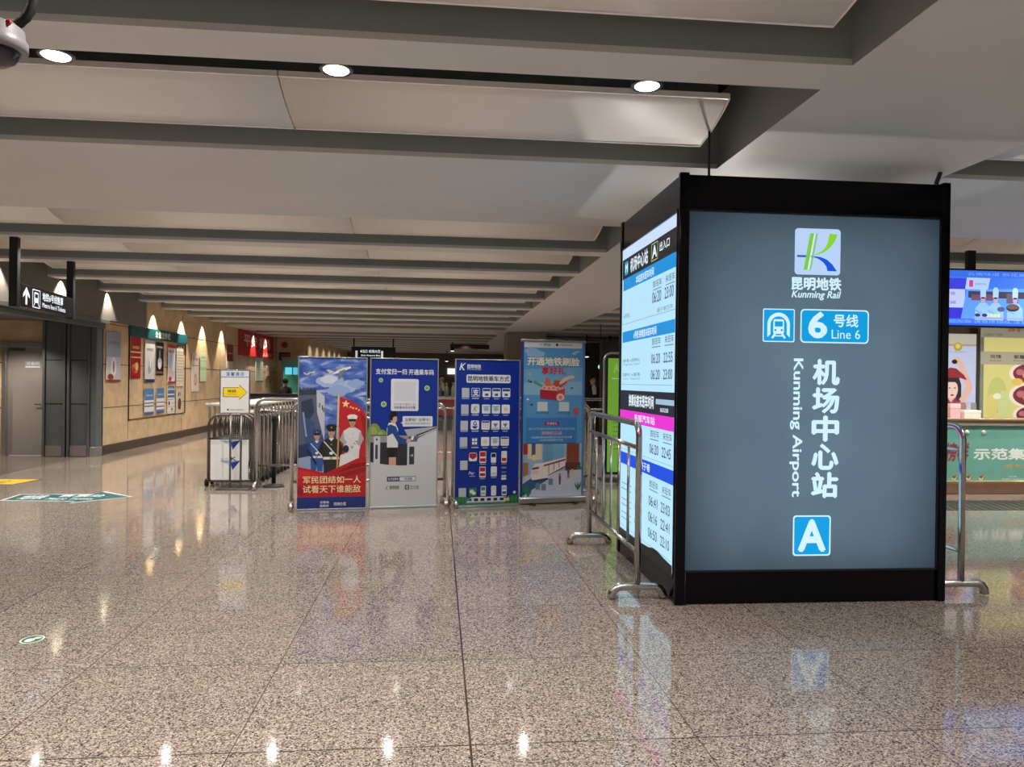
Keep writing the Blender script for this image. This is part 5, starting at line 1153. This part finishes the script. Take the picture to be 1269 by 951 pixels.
# ceiling-hung television
t = thing('television', 'hanging television screen showing three cooks in white', 'television', (6.82, 8.5, 2.63))
mb = MB(); mb.box(-.93, .93, .0, .07, -.35, .345, .006); mb.build('casing', BLACKM, t)
mb = MB(); mb.box(-.53, -.43, .02, .08, .34, H-2.63, .003); mb.build('bracket', BLACKM, t)
a = Art(emit=1.0, rough=.25)
a.rect(-.91, -.33, .91, .325, (66, 120, 236)); a.rect(-.91, .25, .91, .325, (58, 110, 226)); a.text('云南味道 鲜花美食 现烤现卖', -.55, .265, .75, .305, (120, 170, 250), 0)
a.rect(-.91, .10, -.55, .23, (64, 66, 220)); a.rect(-.91, -.12, -.58, .10, (190, 200, 244)); a.text('营业', -.84, .03, -.70, .07, (90, 90, 150), .01); a.text('时间', -.84, -.08, -.7, -.04, (90, 90, 150), .01); a.rect(-.91, -.25, -.60, -.12, (60, 56, 214))
a.poly([(-.56, .10), (.8, .14), (.7, -.25), (-.63, -.25)], (96, 156, 246)); a.poly([(-.56, .24), (-.26, .24), (-.29, .10), (-.58, .10)], (176, 206, 252)); a.rect(-.53, .13, -.48, .21, (206, 70, 130)); a.text('现烤鲜花饼', -.46, .15, -.31, .18, (130, 130, 190), 0)
a.rect(-.54, .0, .62, .08, (70, 66, 90)); a.rect(-.5, -.03, -.2, .04, (120, 80, 110)); a.rect(-.05, -.06, .1, .06, (104, 92, 110))
for cx in (-.35, -.19, .06):
    k_ = .62
    C_ = lambda u, v: (cx+u*k_, .10+(v-.15)*.98)
    a.poly([C_(-.17, -.22), C_(-.16, -.08), C_(-.07, -.01), C_(.07, -.01), C_(.16, -.08), C_(.17, -.22)], (150, 194, 250)); a.ell(*C_(0, .03), .03, .045, (190, 160, 190)); a.poly([C_(-.055, .05), C_(-.06, .15), C_(-.03, .18), C_(.03, .18), C_(.06, .15), C_(.055, .05)], (170, 208, 252)); a.ell(*C_(0, .05), .028, .01, (50, 50, 80)); a.line([C_(-.16, -.1), C_(-.02, -.14)], .012, (110, 160, 226))
a.ell(.03, -.11, .085, .045, (60, 50, 60)); a.ell(.03, -.10, .08, .03, (110, 90, 90)); a.ell(-.12, -.13, .05, .03, (90, 96, 150))
a.text('欢迎品尝', -.31, -.225, -.13, -.185, (226, 236, 140), .03); 
for cx in (-.42, -.33, .3, .5): a.ell(cx, -.205, .035, .02, (60, 60, 100))
a.rect(-.5, -.243, .35, -.235, (190, 120, 210)); a.text('欢迎光临 请有序排队 注意保管随身物品', -.88, -.30, .8, -.262, (130, 180, 252), 0); a.rect(-.91, -.33, .91, -.31, (50, 96, 216))
a.build('screen', t, (0, -.001, 0))
# shop lamps light the counter and boards
for x in (7.0, 8.6, 10.4): spot(x, 9.3, 3.17, 190, 110, .6, (1, .93, .82), aim=(x+.2, 10.8, 0))
# slatted strip added for the hatched floor pattern in front of the shop
t = thing('slatted_strip', 'slatted metal strip on the floor before the teal counter', 'grating', (9.5, 9.45, 0))
mb = MB()
for k in range(60): mb.box(-3.3+.11*k, -3.27+.11*k, -.42, .32, .001, .004)
for v_ in mb.bm.verts: v_.co.x += v_.co.y*.12/.4
mb.build('slats', STEEL, t)
mb = MB(); mb.box(-3.5, 3.6, -.45, .35, .0002, .001); mb.build('tray', mat('dark_tray', (40, 38, 36), .6), t)
